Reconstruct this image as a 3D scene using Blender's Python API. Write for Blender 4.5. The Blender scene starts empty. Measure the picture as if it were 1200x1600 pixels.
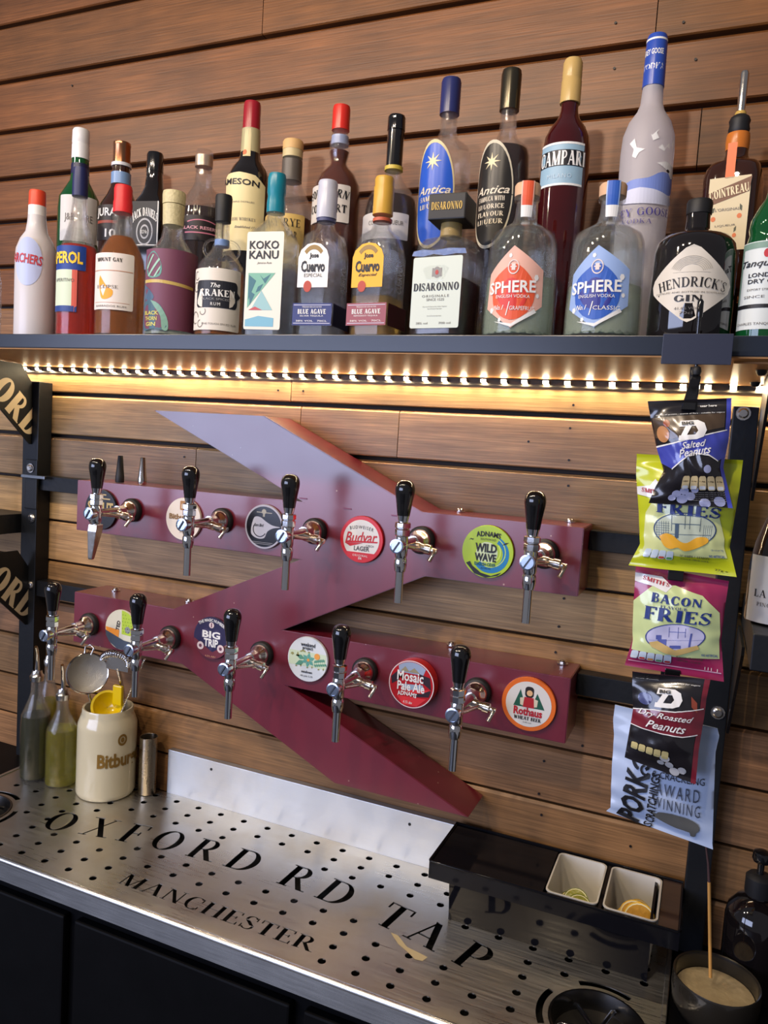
import bpy, bmesh, math, random
from mathutils import Vector, Matrix
from mathutils.geometry import delaunay_2d_cdt
from mathutils import noise as mnoise
import numpy as np
random.seed(7)
sc = bpy.context.scene
COL = sc.collection
PI = math.pi

# ------------------------------------------------------------------ camera
EYE = 1.70                                  # camera height above the floor
CAMP = np.array([0.0, -1.35, 0.0])          # the rest of the script counts heights from the eye, K adds EYE
FPX = 1194.5
W3 = np.array([0.0736, 0.4031, 0.0801])
_t = np.linalg.norm(W3); _k = W3 / _t
_K = np.array([[0, -_k[2], _k[1]], [_k[2], 0, -_k[0]], [-_k[1], _k[0], 0]])
RC = (np.eye(3) + math.sin(_t) * _K + (1 - math.cos(_t)) * _K @ _K) @ np.array([[1, 0, 0], [0, 0, -1], [0, 1, 0.]])
cam = bpy.data.cameras.new('camera'); camo = bpy.data.objects.new('camera', cam); COL.objects.link(camo)
cam.sensor_fit = 'VERTICAL'; cam.sensor_height = 32; cam.lens = FPX / 1600 * 32; cam.clip_start = 0.02
m = Matrix.Identity(4)
for i in range(3):
    m[i][0] = RC[0][i]; m[i][1] = -RC[1][i]; m[i][2] = -RC[2][i]
m[0][3], m[1][3], m[2][3] = 0, -1.35, EYE
camo.matrix_world = m
sc.camera = camo

def ray(u):
    return RC.T @ np.array([(u[0] - 600) / FPX, (u[1] - 800) / FPX, 1.])
def on(u, ax, val):                          # pixel of the 1200x1600 frame -> point on the plane axis = val
    d = ray(u); t = (val - CAMP[ax]) / d[ax]
    return CAMP + t * d
def onY(u, y): return on(u, 1, y)
def onZ(u, z): return on(u, 2, z)
def onX(u, x): return on(u, 0, x)
def zrow(x, y, py):                          # height at (x, y) that is seen in row py
    a = RC @ (np.array([x, y, 0.]) - CAMP); b = RC[:, 2]; k = (py - 800) / FPX
    return (k * a[2] - a[1]) / (b[1] - k * b[2])
def xcol(y, z, px):
    a = RC @ (np.array([0, y, z]) - CAMP); b = RC[:, 0]; k = (px - 600) / FPX
    return (k * a[2] - a[0]) / (b[0] - k * b[2])
def rad(x, y, z, hw):                        # half width in pixels -> radius
    v = RC @ (np.array([x, y, z]) - CAMP)
    return hw * v[2] / FPX / math.sqrt(1 + (v[0] / v[2]) ** 2)

# ------------------------------------------------------------------ light, world, exposure
sc.view_settings.view_transform = 'Standard'; sc.view_settings.look = 'None'
sc.view_settings.exposure = 0.15; sc.view_settings.gamma = 1.0; sc.view_settings.use_curve_mapping = False
w = bpy.data.worlds.new('bar_room'); sc.world = w; w.use_nodes = True
w.node_tree.nodes['Background'].inputs[0].default_value = (0.82, 0.82, 0.92, 1)
w.node_tree.nodes['Background'].inputs[1].default_value = 0.16

def area(name, loc, aim, size, sizey, power, col):
    l = bpy.data.lights.new(name, 'AREA'); l.shape = 'RECTANGLE'; l.size = size; l.size_y = sizey
    l.energy = power; l.color = col
    o = bpy.data.objects.new(name, l); COL.objects.link(o)
    o.location = loc
    o.rotation_euler = (Vector(aim) - Vector(loc)).to_track_quat('-Z', 'Y').to_euler()
    return o
# a big daylight window across the room, to the left, and the ceiling spots over the bar
area('window_daylight', (-2.7, -4.2, EYE + 0.22), (-0.7, 0, EYE - 0.1), 3.6, 1.6, 130, (0.60, 0.68, 1.0))
for i, (x, y, z, p) in enumerate([(-2.25, -1.55, 1.15, 8.0), (-1.45, -1.50, 1.15, 6.5), (-0.9, -1.45, 1.15, 6.0), (-0.42, -1.45, 1.15, 6.5)]):
    l = bpy.data.lights.new('ceiling_spot', 'SPOT'); l.energy = p * 5.2; l.color = (1.0, 0.82, 0.62)
    l.spot_size = 1.9; l.spot_blend = 0.7; l.shadow_soft_size = 0.035
    o = bpy.data.objects.new('ceiling_spot', l); COL.objects.link(o); o.location = (x, y, EYE + z)
    o.rotation_euler = (Vector((x + 0.45, 0.0, EYE - 0.15)) - Vector((x, y, EYE + z))).to_track_quat('-Z', 'Y').to_euler()

# ------------------------------------------------------------------ materials
MATS = {}
def mat(name, col=(.8, .8, .8), rough=.5, metal=0., trans=0., ior=1.45, coat=0., emit=None, estr=0., spec=.5, bump=None, alpha=1.0, aniso=0.):
    if name in MATS: return MATS[name]
    m = bpy.data.materials.new(name); m.use_nodes = True
    nt = m.node_tree; b = nt.nodes['Principled BSDF']
    b.inputs['Base Color'].default_value = (*col, 1); b.inputs['Roughness'].default_value = rough
    b.inputs['Metallic'].default_value = metal; b.inputs['Transmission Weight'].default_value = trans
    b.inputs['IOR'].default_value = ior; b.inputs['Coat Weight'].default_value = coat
    b.inputs['Coat Roughness'].default_value = .06
    b.inputs['Specular IOR Level'].default_value = spec; b.inputs['Alpha'].default_value = alpha
    if aniso: b.inputs['Anisotropic'].default_value = aniso
    if emit: b.inputs['Emission Color'].default_value = (*emit, 1); b.inputs['Emission Strength'].default_value = estr
    if bump:                                  # (scale, strength, colour variation)
        tc = nt.nodes.new('ShaderNodeTexCoord'); no = nt.nodes.new('ShaderNodeTexNoise')
        no.inputs['Scale'].default_value = bump[0]; no.inputs['Detail'].default_value = 4
        nt.links.new(tc.outputs['Object'], no.inputs['Vector'])
        bp = nt.nodes.new('ShaderNodeBump'); bp.inputs['Strength'].default_value = bump[1]; bp.inputs['Distance'].default_value = .002
        nt.links.new(no.outputs['Fac'], bp.inputs['Height']); nt.links.new(bp.outputs['Normal'], b.inputs['Normal'])
        if len(bump) > 2:
            mx = nt.nodes.new('ShaderNodeMix'); mx.data_type = 'RGBA'
            v = bump[2]
            mx.inputs[6].default_value = (*[max(0, c * (1 - v)) for c in col], 1); mx.inputs[7].default_value = (*[min(1, c * (1 + v)) for c in col], 1)
            nt.links.new(no.outputs['Fac'], mx.inputs[0]); nt.links.new(mx.outputs[2], b.inputs['Base Color'])
    MATS[name] = m
    return m
def srgb(r, g, b):
    f = lambda c: (c / 255 / 12.92) if c / 255 <= .04045 else ((c / 255 + .055) / 1.055) ** 2.4
    return (f(r), f(g), f(b))
def paint(r, g, b, rough=.45, **k):
    return mat('print_%d_%d_%d_%d' % (r, g, b, int(rough * 100)), srgb(r, g, b), rough, **k)

def wood():
    m = bpy.data.materials.new('varnished_wood'); m.use_nodes = True; nt = m.node_tree; N = nt.nodes; L = nt.links
    b = N['Principled BSDF']
    oi = N.new('ShaderNodeObjectInfo'); tc = N.new('ShaderNodeTexCoord')
    mp = N.new('ShaderNodeMapping'); mp.inputs['Scale'].default_value = (1.3, 18, 18)
    off = N.new('ShaderNodeVectorMath'); off.operation = 'ADD'
    sc_ = N.new('ShaderNodeVectorMath'); sc_.operation = 'SCALE'; sc_.inputs['Scale'].default_value = 40
    cb = N.new('ShaderNodeCombineXYZ'); L.new(oi.outputs['Random'], cb.inputs[0]); L.new(oi.outputs['Random'], cb.inputs[2])
    L.new(cb.outputs[0], sc_.inputs[0]); L.new(tc.outputs['Object'], off.inputs[0]); L.new(sc_.outputs[0], off.inputs[1])
    L.new(off.outputs[0], mp.inputs['Vector'])
    n1 = N.new('ShaderNodeTexNoise'); n1.inputs['Scale'].default_value = 2.2; n1.inputs['Detail'].default_value = 8; n1.inputs['Distortion'].default_value = .6
    L.new(mp.outputs[0], n1.inputs['Vector'])
    mp2 = N.new('ShaderNodeMapping'); mp2.inputs['Scale'].default_value = (6, 220, 220); L.new(off.outputs[0], mp2.inputs['Vector'])
    n2 = N.new('ShaderNodeTexNoise'); n2.inputs['Scale'].default_value = 1.5; n2.inputs['Detail'].default_value = 5; L.new(mp2.outputs[0], n2.inputs['Vector'])
    n3 = N.new('ShaderNodeTexNoise'); n3.inputs['Scale'].default_value = 7; n3.inputs['Detail'].default_value = 3; L.new(off.outputs[0], n3.inputs['Vector'])
    r1 = N.new('ShaderNodeMapRange'); r1.inputs[1].default_value = .3; r1.inputs[2].default_value = .72; r1.inputs[3].default_value = .72; r1.inputs[4].default_value = 1.22
    L.new(n1.outputs['Fac'], r1.inputs[0])
    r2 = N.new('ShaderNodeMapRange'); r2.inputs[1].default_value = .3; r2.inputs[2].default_value = .7; r2.inputs[3].default_value = .68; r2.inputs[4].default_value = 1.28
    L.new(n2.outputs['Fac'], r2.inputs[0])
    r3 = N.new('ShaderNodeMapRange'); r3.inputs[1].default_value = .3; r3.inputs[2].default_value = .7; r3.inputs[3].default_value = .8; r3.inputs[4].default_value = 1.18
    L.new(n3.outputs['Fac'], r3.inputs[0])
    m1 = N.new('ShaderNodeMath'); m1.operation = 'MULTIPLY'; L.new(r1.outputs[0], m1.inputs[0]); L.new(r2.outputs[0], m1.inputs[1])
    m2 = N.new('ShaderNodeMath'); m2.operation = 'MULTIPLY'; L.new(m1.outputs[0], m2.inputs[0]); L.new(r3.outputs[0], m2.inputs[1])
    vm = N.new('ShaderNodeVectorMath'); vm.operation = 'SCALE'; L.new(oi.outputs['Color'], vm.inputs[0]); L.new(m2.outputs[0], vm.inputs['Scale'])
    L.new(vm.outputs[0], b.inputs['Base Color'])
    b.inputs['Roughness'].default_value = .42; b.inputs['Specular IOR Level'].default_value = .4
    bp = N.new('ShaderNodeBump'); bp.inputs['Strength'].default_value = .25; bp.inputs['Distance'].default_value = .001
    L.new(n2.outputs['Fac'], bp.inputs['Height']); L.new(bp.outputs[0], b.inputs['Normal'])
    return m
WOOD = wood()

def burgundy():
    m = mat('burgundy_enamel', (0.150, 0.006, 0.020), .36, spec=.5, coat=.35); nt = m.node_tree; N = nt.nodes; L = nt.links
    b = N['Principled BSDF']; tc = N.new('ShaderNodeTexCoord')
    b.inputs['Coat Roughness'].default_value = .24
    n = N.new('ShaderNodeTexNoise'); n.inputs['Scale'].default_value = 9; n.inputs['Detail'].default_value = 5; L.new(tc.outputs['Object'], n.inputs['Vector'])
    mr = N.new('ShaderNodeMapRange'); mr.inputs[1].default_value = .3; mr.inputs[2].default_value = .7; mr.inputs[3].default_value = .32; mr.inputs[4].default_value = .42
    L.new(n.outputs['Fac'], mr.inputs[0]); L.new(mr.outputs[0], b.inputs['Roughness'])
    v = N.new('ShaderNodeTexVoronoi'); v.inputs['Scale'].default_value = 42; L.new(tc.outputs['Object'], v.inputs['Vector'])   # splashes of dried beer
    lt = N.new('ShaderNodeMath'); lt.operation = 'LESS_THAN'; lt.inputs[1].default_value = .065; L.new(v.outputs['Distance'], lt.inputs[0])
    n2 = N.new('ShaderNodeTexNoise'); n2.inputs['Scale'].default_value = 5; L.new(tc.outputs['Object'], n2.inputs['Vector'])
    gt = N.new('ShaderNodeMath'); gt.operation = 'GREATER_THAN'; gt.inputs[1].default_value = .6; L.new(n2.outputs['Fac'], gt.inputs[0])
    mu = N.new('ShaderNodeMath'); mu.operation = 'MULTIPLY'; L.new(lt.outputs[0], mu.inputs[0]); L.new(gt.outputs[0], mu.inputs[1])
    mx = N.new('ShaderNodeMix'); mx.data_type = 'RGBA'; mx.inputs[6].default_value = (0.150, 0.006, 0.020, 1); mx.inputs[7].default_value = (.42, .25, .2, 1)
    L.new(mu.outputs[0], mx.inputs[0]); L.new(mx.outputs[2], b.inputs['Base Color'])
    return m
BURG = burgundy()
BURG.node_tree.nodes['Principled BSDF'].inputs['Coat Weight'].default_value = 1.0
BURG.node_tree.nodes['Principled BSDF'].inputs['Coat IOR'].default_value = 1.62

def steel(name, base=(.62, .62, .60), r0=.24, r1=.38, stain=0.):
    m = mat(name, base, .3, metal=1.); nt = m.node_tree; N = nt.nodes; L = nt.links; b = N['Principled BSDF']
    tc = N.new('ShaderNodeTexCoord'); mp = N.new('ShaderNodeMapping'); mp.inputs['Scale'].default_value = (2, 60, 60)
    L.new(tc.outputs['Object'], mp.inputs[0]); n = N.new('ShaderNodeTexNoise'); n.inputs['Scale'].default_value = 6; n.inputs['Detail'].default_value = 6
    L.new(mp.outputs[0], n.inputs['Vector'])
    n2 = N.new('ShaderNodeTexNoise'); n2.inputs['Scale'].default_value = 7; n2.inputs['Detail'].default_value = 5; L.new(tc.outputs['Object'], n2.inputs['Vector'])
    ad = N.new('ShaderNodeMath'); ad.operation = 'ADD'; L.new(n.outputs['Fac'], ad.inputs[0]); L.new(n2.outputs['Fac'], ad.inputs[1])
    mr = N.new('ShaderNodeMapRange'); mr.inputs[1].default_value = .7; mr.inputs[2].default_value = 1.3; mr.inputs[3].default_value = r0; mr.inputs[4].default_value = r1
    L.new(ad.outputs[0], mr.inputs[0]); L.new(mr.outputs[0], b.inputs['Roughness'])
    tg = N.new('ShaderNodeCombineXYZ'); tg.inputs[0].default_value = 0.; tg.inputs[1].default_value = .7; tg.inputs[2].default_value = .7; L.new(tg.outputs[0], b.inputs['Tangent']); b.inputs['Anisotropic'].default_value = .75
    if stain:
        mx = N.new('ShaderNodeMix'); mx.data_type = 'RGBA'; mx.inputs[6].default_value = (*base, 1); mx.inputs[7].default_value = (base[0] * .8, base[1] * .68, base[2] * .5, 1)
        r = N.new('ShaderNodeMapRange'); r.inputs[1].default_value = .5; r.inputs[2].default_value = .75; r.inputs[4].default_value = stain
        L.new(n2.outputs['Fac'], r.inputs[0]); L.new(r.outputs[0], mx.inputs[0]); L.new(mx.outputs[2], b.inputs['Base Color'])
    return m
STEEL = steel('tray_steel', (.60, .57, .50), .25, .40, .7)
SPLASH = steel('splashback_steel', (.46, .47, .47), .30, .46, .5)
CHROME = mat('chrome', (.82, .82, .83), .08, metal=1.)
CHROMEW = mat('worn_chrome', (.74, .70, .66), .2, metal=1., bump=(60, .2))
BLACKM = mat('black_powder_coat', (.009, .010, .012), .42, spec=.3, bump=(90, .15))
SHELFM = mat('black_satin_steel', (.012, .017, .028), .28, spec=.5, bump=(30, .05))
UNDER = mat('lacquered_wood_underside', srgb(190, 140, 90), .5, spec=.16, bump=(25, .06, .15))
BLKPL = mat('black_gloss_plastic', (.006, .006, .007), .12, coat=.6)
BLKRUB = mat('black_rubber', (.010, .010, .011), .55)
HOLE = mat('dark_drip_pan', (.012, .011, .010), .5)

# ------------------------------------------------------------------ mesh helpers
def K(p): return Vector((float(p[0]), float(p[1]), float(p[2]) + EYE))
def obj(name, vs, fs, m=None, parent=None, loc=None, smooth=None, bevel=0.):
    me = bpy.data.meshes.new(name); me.from_pydata([tuple(v) for v in vs], [], fs)
    if m: me.materials.append(m)
    if bevel:
        bm = bmesh.new(); bm.from_mesh(me)
        bmesh.ops.bevel(bm, geom=[e for e in bm.edges if len(e.link_faces) == 2 and e.calc_face_angle(0) > .5], offset=bevel, segments=2, affect='EDGES', profile=.6)
        bm.to_mesh(me); bm.free()
    if smooth is not None:
        me.polygons.foreach_set('use_smooth', [True] * len(me.polygons))
        me.set_sharp_from_angle(angle=math.radians(smooth))
    me.update()
    o = bpy.data.objects.new(name, me); COL.objects.link(o)
    if parent: o.parent = parent
    if loc is not None: o.location = loc
    return o
def fixn(o):
    bm = bmesh.new(); bm.from_mesh(o.data); bmesh.ops.recalc_face_normals(bm, faces=bm.faces); bm.to_mesh(o.data); bm.free(); return o
def tag(o, label=None, cat=None, group=None, kind=None):
    if label: o['label'] = label
    if cat: o['category'] = cat
    if group: o['group'] = group
    if kind: o['kind'] = kind
    return o
def thing(name, label, cat, loc, rotz=0., group=None):
    o = bpy.data.objects.new(name, None); COL.objects.link(o); o.empty_display_size = .02
    o.location = K(loc); o.rotation_euler = (0, 0, rotz)
    return tag(o, label, cat, group)
def box(x0, x1, y0, y1, z0, z1):
    v = [(x, y, z) for x in (x0, x1) for y in (y0, y1) for z in (z0, z1)]
    f = [(0, 1, 3, 2), (4, 6, 7, 5), (0, 4, 5, 1), (2, 3, 7, 6), (0, 2, 6, 4), (1, 5, 7, 3)]
    return v, f
class MB:
    def __init__(s): s.v = []; s.f = []
    def add(s, v, f):
        n = len(s.v); s.v += [tuple(p) for p in v]; s.f += [tuple(i + n for i in q) for q in f]; return s
    def box(s, *a): return s.add(*box(*a))
    def lathe(s, prof, seg=24, M=None, cap=True, sq=None):
        v, f = lathe(prof, seg, cap, sq)
        if M: v = [tuple(M @ Vector(p)) for p in v]
        return s.add(v, f)
    def tube(s, pts, r, seg=10, cap=True):
        return s.add(*tube(pts, r, seg, cap))
    def make(s, name, m, parent=None, loc=None, smooth=None, bevel=0.): return obj(name, s.v, s.f, m, parent, loc, smooth, bevel)
def sect(t, sq):
    if not sq: return math.cos(t), math.sin(t)
    n, ax, ay, rot = sq                        # rounded rectangle
    c, s = math.cos(t), math.sin(t)
    k = (abs(c) ** n + abs(s) ** n) ** (-1 / n)
    x, y = c * k * ax, s * k * ay
    return x * math.cos(rot) - y * math.sin(rot), x * math.sin(rot) + y * math.cos(rot)
def lathe(prof, seg=24, cap=True, sq=None):
    """prof: (r, z[, blend]) from bottom to top; sq: rounded square section (blend 1 = square, 0 = round)"""
    v = []; f = []
    for p in prof:
        r, z = p[0], p[1]; bl = (p[2] if len(p) > 2 else 1.) if sq else 0.
        for i in range(seg):
            t = 2 * PI * (i + .5) / seg
            c, s = sect(t, sq) if bl > 0 else (math.cos(t), math.sin(t))
            if sq and bl < 1:
                c = c * bl + math.cos(t) * (1 - bl); s = s * bl + math.sin(t) * (1 - bl)
            v.append((r * c, r * s, z))
    for j in range(len(prof) - 1):
        for i in range(seg):
            a = j * seg + i; b = j * seg + (i + 1) % seg
            f.append((a, b, b + seg, a + seg))
    if cap:
        f.append(tuple(reversed(range(seg)))); f.append(tuple(range((len(prof) - 1) * seg, len(prof) * seg)))
    return v, f
def tube(pts, r, seg=10, cap=True):
    pts = [Vector(p) for p in pts]; n = len(pts)
    rs = r if isinstance(r, (list, tuple)) else [r] * n
    v = []; f = []; up = Vector((.13, .27, .95)).normalized(); X = None
    for i, p in enumerate(pts):
        d = (pts[min(i + 1, n - 1)] - pts[max(i - 1, 0)]).normalized()
        if X is None: X = d.cross(up).normalized()
        else: X = (X - d * X.dot(d)).normalized()
        Y = d.cross(X)
        for k in range(seg):
            a = 2 * PI * k / seg; v.append(tuple(p + (X * math.cos(a) + Y * math.sin(a)) * rs[i]))
    for j in range(n - 1):
        for i in range(seg):
            a = j * seg + i; b = j * seg + (i + 1) % seg; f.append((a, b, b + seg, a + seg))
    if cap: f.append(tuple(reversed(range(seg)))); f.append(tuple(range((n - 1) * seg, n * seg)))
    return v, f
def chain(*parts): return [p for q in parts for p in q]
def smoothprof(pts, n=5):                     # Catmull-Rom through (r, z) points
    out = []
    P = [pts[0]] + list(pts) + [pts[-1]]
    for i in range(1, len(P) - 2):
        for k in range(n):
            t = k / n; q = []
            for d in range(2):
                a, b, c, e = P[i - 1][d], P[i][d], P[i + 1][d], P[i + 2][d]
                q.append(.5 * ((2 * b) + (-a + c) * t + (2 * a - 5 * b + 4 * c - e) * t * t + (-a + 3 * b - 3 * c + e) * t ** 3))
            out.append(tuple(q))
    out.append(tuple(pts[-1])); return out
# ---- flat pieces: polygons (with overlaps merged) triangulated and laid on a surface S(u, v, d)
def cdt(polys, step=None, holes=()):
    vs = []; fs = []
    for p in list(polys) + list(holes):
        if sum(p[i - 1][0] * p[i][1] - p[i][0] * p[i - 1][1] for i in range(len(p))) < 0: p = p[::-1]
        if step:
            q_ = []
            for i in range(len(p)):
                a, b = p[i - 1], p[i]; k = max(1, math.ceil(max(abs(b[0] - a[0]) / step[0], abs(b[1] - a[1]) / step[1]) - 1e-6))
                q_ += [(a[0] + (b[0] - a[0]) * j / k, a[1] + (b[1] - a[1]) * j / k) for j in range(1, k + 1)]
            p = q_
        n = len(vs); vs += [Vector((q[0], q[1])) for q in p]; fs.append(list(range(n, n + len(p))))
    if step:
        xs = [v.x for v in vs]; ys = [v.y for v in vs]
        nx = int((max(xs) - min(xs)) / step[0]) + 1; ny = int((max(ys) - min(ys)) / step[1]) + 1
        for i in range(nx + 1):
            for j in range(ny + 1): vs.append(Vector((min(xs) + i * step[0], min(ys) + j * step[1])))
    r = delaunay_2d_cdt(vs, [], fs, 0, 1e-6)
    np_ = len(polys)
    tri = [t for t, o in zip(r[2], r[5]) if o and any(i < np_ for i in o) and not any(i >= np_ for i in o)]
    used = sorted({i for t in tri for i in t}); mp = {j: i for i, j in enumerate(used)}
    return [(r[0][j].x, r[0][j].y) for j in used], [tuple(mp[i] for i in t) for t in tri]
def circle(cx, cy, r, n=24, ry=None):
    ry = ry or r
    return [(cx + r * math.cos(2 * PI * i / n), cy + ry * math.sin(2 * PI * i / n)) for i in range(n)]
def rect(x0, y0, x1, y1): return [(x0, y0), (x1, y0), (x1, y1), (x0, y1)]
def rrect(x0, y0, x1, y1, r, ry=None, n=4):
    ry = ry or r; o = []
    for cx, cy, a in ((x1 - r, y1 - ry, 0), (x0 + r, y1 - ry, 90), (x0 + r, y0 + ry, 180), (x1 - r, y0 + ry, 270)):
        for k in range(n + 1):
            t = math.radians(a + 90 * k / n); o.append((cx + r * math.cos(t), cy + ry * math.sin(t)))
    return o
def arcband(cx, cy, r0, r1, a0, a1, n=16):
    o = [(cx + r1 * math.cos(math.radians(a0 + (a1 - a0) * i / n)), cy + r1 * math.sin(math.radians(a0 + (a1 - a0) * i / n))) for i in range(n + 1)]
    return o + [(cx + r0 * math.cos(math.radians(a1 + (a0 - a1) * i / n)), cy + r0 * math.sin(math.radians(a1 + (a0 - a1) * i / n))) for i in range(n + 1)]
def lay(name, polys, S, m, parent, d=.0004, step=None, holes=()):
    v, f = cdt(polys, step, holes)
    return obj(name, [S(a, b, d) for a, b in v], f, m, parent)

# ---- a serif alphabet drawn with strokes (unit cap height); each glyph: width, list of polygons
def _bar(x0, y0, x1, y1, w):
    dx, dy = x1 - x0, y1 - y0
    if abs(dy) >= abs(dx): return [(x0 - w / 2, y0), (x0 + w / 2, y0), (x1 + w / 2, y1), (x1 - w / 2, y1)]
    return [(x0, y0 - w / 2), (x1, y1 - w / 2), (x1, y1 + w / 2), (x0, y0 + w / 2)]
def _serif(x, y, w=.3, h=.05): return [(x - w / 2, y), (x + w / 2, y), (x + w / 2, y + h), (x - w / 2, y + h)]
def _arc(cx, cy, rx, ry, wx, wy, a0, a1, n=18):
    out = []
    for i in range(n):
        t0, t1 = math.radians(a0 + (a1 - a0) * i / n), math.radians(a0 + (a1 - a0) * (i + 1) / n)
        q = [(cx + rx * math.cos(t0), cy + ry * math.sin(t0)), (cx + rx * math.cos(t1), cy + ry * math.sin(t1)),
             (cx + (rx - wx) * math.cos(t1), cy + (ry - wy) * math.sin(t1)), (cx + (rx - wx) * math.cos(t0), cy + (ry - wy) * math.sin(t0))]
        out.append(q)
    return out
def glyph(c, T=.17, t=.055):
    s = _serif; top = 1 - .05
    g = {
     'A': (.86, [_bar(.12, 0, .43, 1, t), _bar(.72, 0, .43, 1, T), _bar(.24, .34, .62, .34, t), s(.12, 0, .24), s(.72, 0, .3)]),
     'B': (.68, [_bar(.17, 0, .17, 1, T), s(.14, 0, .26), s(.14, top, .26), _bar(.17, 1 - t / 2, .36, 1 - t / 2, t), _bar(.17, t / 2, .38, t / 2, t), _bar(.17, .53, .38, .53, t)] + _arc(.36, .76, .24, .24, .13, t, -90, 90) + _arc(.38, .28, .27, .28, .15, t, -90, 90)),
     'C': (.78, _arc(.42, .5, .38, .52, T * .9, t, 50, 310) + [_bar(.66, .66, .66, .95, t), _bar(.66, .08, .66, .3, t)]),
     'D': (.84, [_bar(.17, 0, .17, 1, T), s(.14, 0, .26), s(.14, top, .26), _bar(.17, 1 - t / 2, .4, 1 - t / 2, t), _bar(.17, t / 2, .4, t / 2, t)] + _arc(.38, .5, .42, .5, T, t, -90, 90)),
     'E': (.66, [_bar(.17, 0, .17, 1, T), s(.14, 0, .26), s(.14, top, .26), _bar(.17, 1 - t / 2, .58, 1 - t / 2, t), _bar(.17, t / 2, .6, t / 2, t), _bar(.17, .52, .46, .52, t), _bar(.57, .78, .57, 1, t), _bar(.6, 0, .6, .24, t), _bar(.45, .42, .45, .62, t)]),
     'F': (.62, [_bar(.17, 0, .17, 1, T), s(.17, 0, .36), s(.14, top, .26), _bar(.17, 1 - t / 2, .58, 1 - t / 2, t), _bar(.17, .5, .46, .5, t), _bar(.57, .76, .57, 1, t), _bar(.45, .4, .45, .6, t)]),
     'G': (.84, _arc(.42, .5, .38, .52, T * .9, t, 50, 320) + [_bar(.66, .66, .66, .95, t), _bar(.69, .06, .69, .44, T * .85), s(.69, .42, .28)]),
     'H': (.88, [_bar(.17, 0, .17, 1, T), _bar(.7, 0, .7, 1, T), _bar(.17, .52, .7, .52, t), s(.17, 0), s(.17, top), s(.7, 0), s(.7, top)]),
     'I': (.36, [_bar(.18, 0, .18, 1, T), s(.18, 0), s(.18, top)]),
     'J': (.46, [_bar(.27, .1, .27, 1, T), s(.27, top), _bar(.27, .1, .08, -.1, T * .8)]),
     'K': (.82, [_bar(.17, 0, .17, 1, T), s(.17, 0), s(.17, top), _bar(.2, .38, .62, 1, t), _bar(.68, 0, .36, .58, T), s(.68, 0), s(.62, top, .24)]),
     'L': (.64, [_bar(.17, 0, .17, 1, T), s(.14, 0, .26), s(.17, top), _bar(.17, t / 2, .58, t / 2, t), _bar(.58, 0, .58, .26, t)]),
     'M': (1.04, [_bar(.15, 0, .15, 1, t), _bar(.18, 1, .5, 0, T), _bar(.5, 0, .84, 1, t), _bar(.86, 0, .86, 1, T), s(.15, 0, .24), s(.13, top, .24), s(.86, 0), s(.88, top, .24)]),
     'N': (.9, [_bar(.15, 0, .15, 1, t), _bar(.17, 1, .72, 0, T), _bar(.73, 0, .73, 1, t), s(.15, 0, .24), s(.12, top, .24), s(.73, top, .24)]),
     'O': (.88, _arc(.44, .5, .4, .52, T, t, 0, 360, 30)),
     'P': (.68, [_bar(.17, 0, .17, 1, T), s(.17, 0), s(.14, top, .26), _bar(.17, 1 - t / 2, .36, 1 - t / 2, t), _bar(.17, .46, .36, .46, t)] + _arc(.35, .73, .28, .28, .15, t, -90, 90)),
     'R': (.84, [_bar(.17, 0, .17, 1, T), s(.17, 0), s(.14, top, .26), _bar(.17, 1 - t / 2, .36, 1 - t / 2, t), _bar(.17, .48, .36, .48, t), _bar(.68, 0, .36, .5, T), s(.72, 0, .22)] + _arc(.35, .74, .27, .27, .15, t, -90, 90)),
     'S': (.6, _arc(.31, .735, .24, .275, .1, t, 30, 190) + _arc(.31, .265, .26, .285, .1, t, -150, 10) + [_bar(.46, .32, .14, .68, T * 1.1), _bar(.52, .7, .52, .97, t), _bar(.07, .03, .07, .3, t)]),
     'T': (.74, [_bar(.37, 0, .37, 1, T), s(.37, 0), _bar(.05, 1 - t / 2, .69, 1 - t / 2, t), _bar(.06, .74, .06, 1, t), _bar(.68, .74, .68, 1, t)]),
     'U': (.86, [_bar(.17, .3, .17, 1, T), _bar(.7, .3, .7, 1, t), s(.17, top), s(.7, top, .24)] + _arc(.42, .32, .335, .34, T * .8, t, 180, 360)),
     'V': (.82, [_bar(.41, 0, .12, 1, T), _bar(.41, 0, .7, 1, t), s(.12, top), s(.7, top, .24)]),
     'W': (1.16, [_bar(.36, 0, .12, 1, T), _bar(.36, 0, .58, 1, t), _bar(.78, 0, .54, 1, T), _bar(.78, 0, 1.02, 1, t), s(.12, top), s(1.02, top, .24)]),
     'X': (.82, [_bar(.68, 0, .16, 1, T), _bar(.12, 0, .68, 1, t), s(.12, 0, .24), s(.7, 0), s(.14, top), s(.68, top, .24)]),
     'Y': (.8, [_bar(.4, 0, .4, .45, T), _bar(.4, .4, .12, 1, T), _bar(.4, .4, .68, 1, t), s(.4, 0), s(.12, top), s(.68, top, .24)]),
     "'": (.2, [[(.05, 1.02), (.16, 1.02), (.1, .72)]]), ' ': (.42, []), '-': (.4, [_bar(.06, .45, .34, .45, .1)]),
    }
    return g.get(c, (.5, [_bar(.2, 0, .2, 1, .1)]))
_TC = {}
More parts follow.
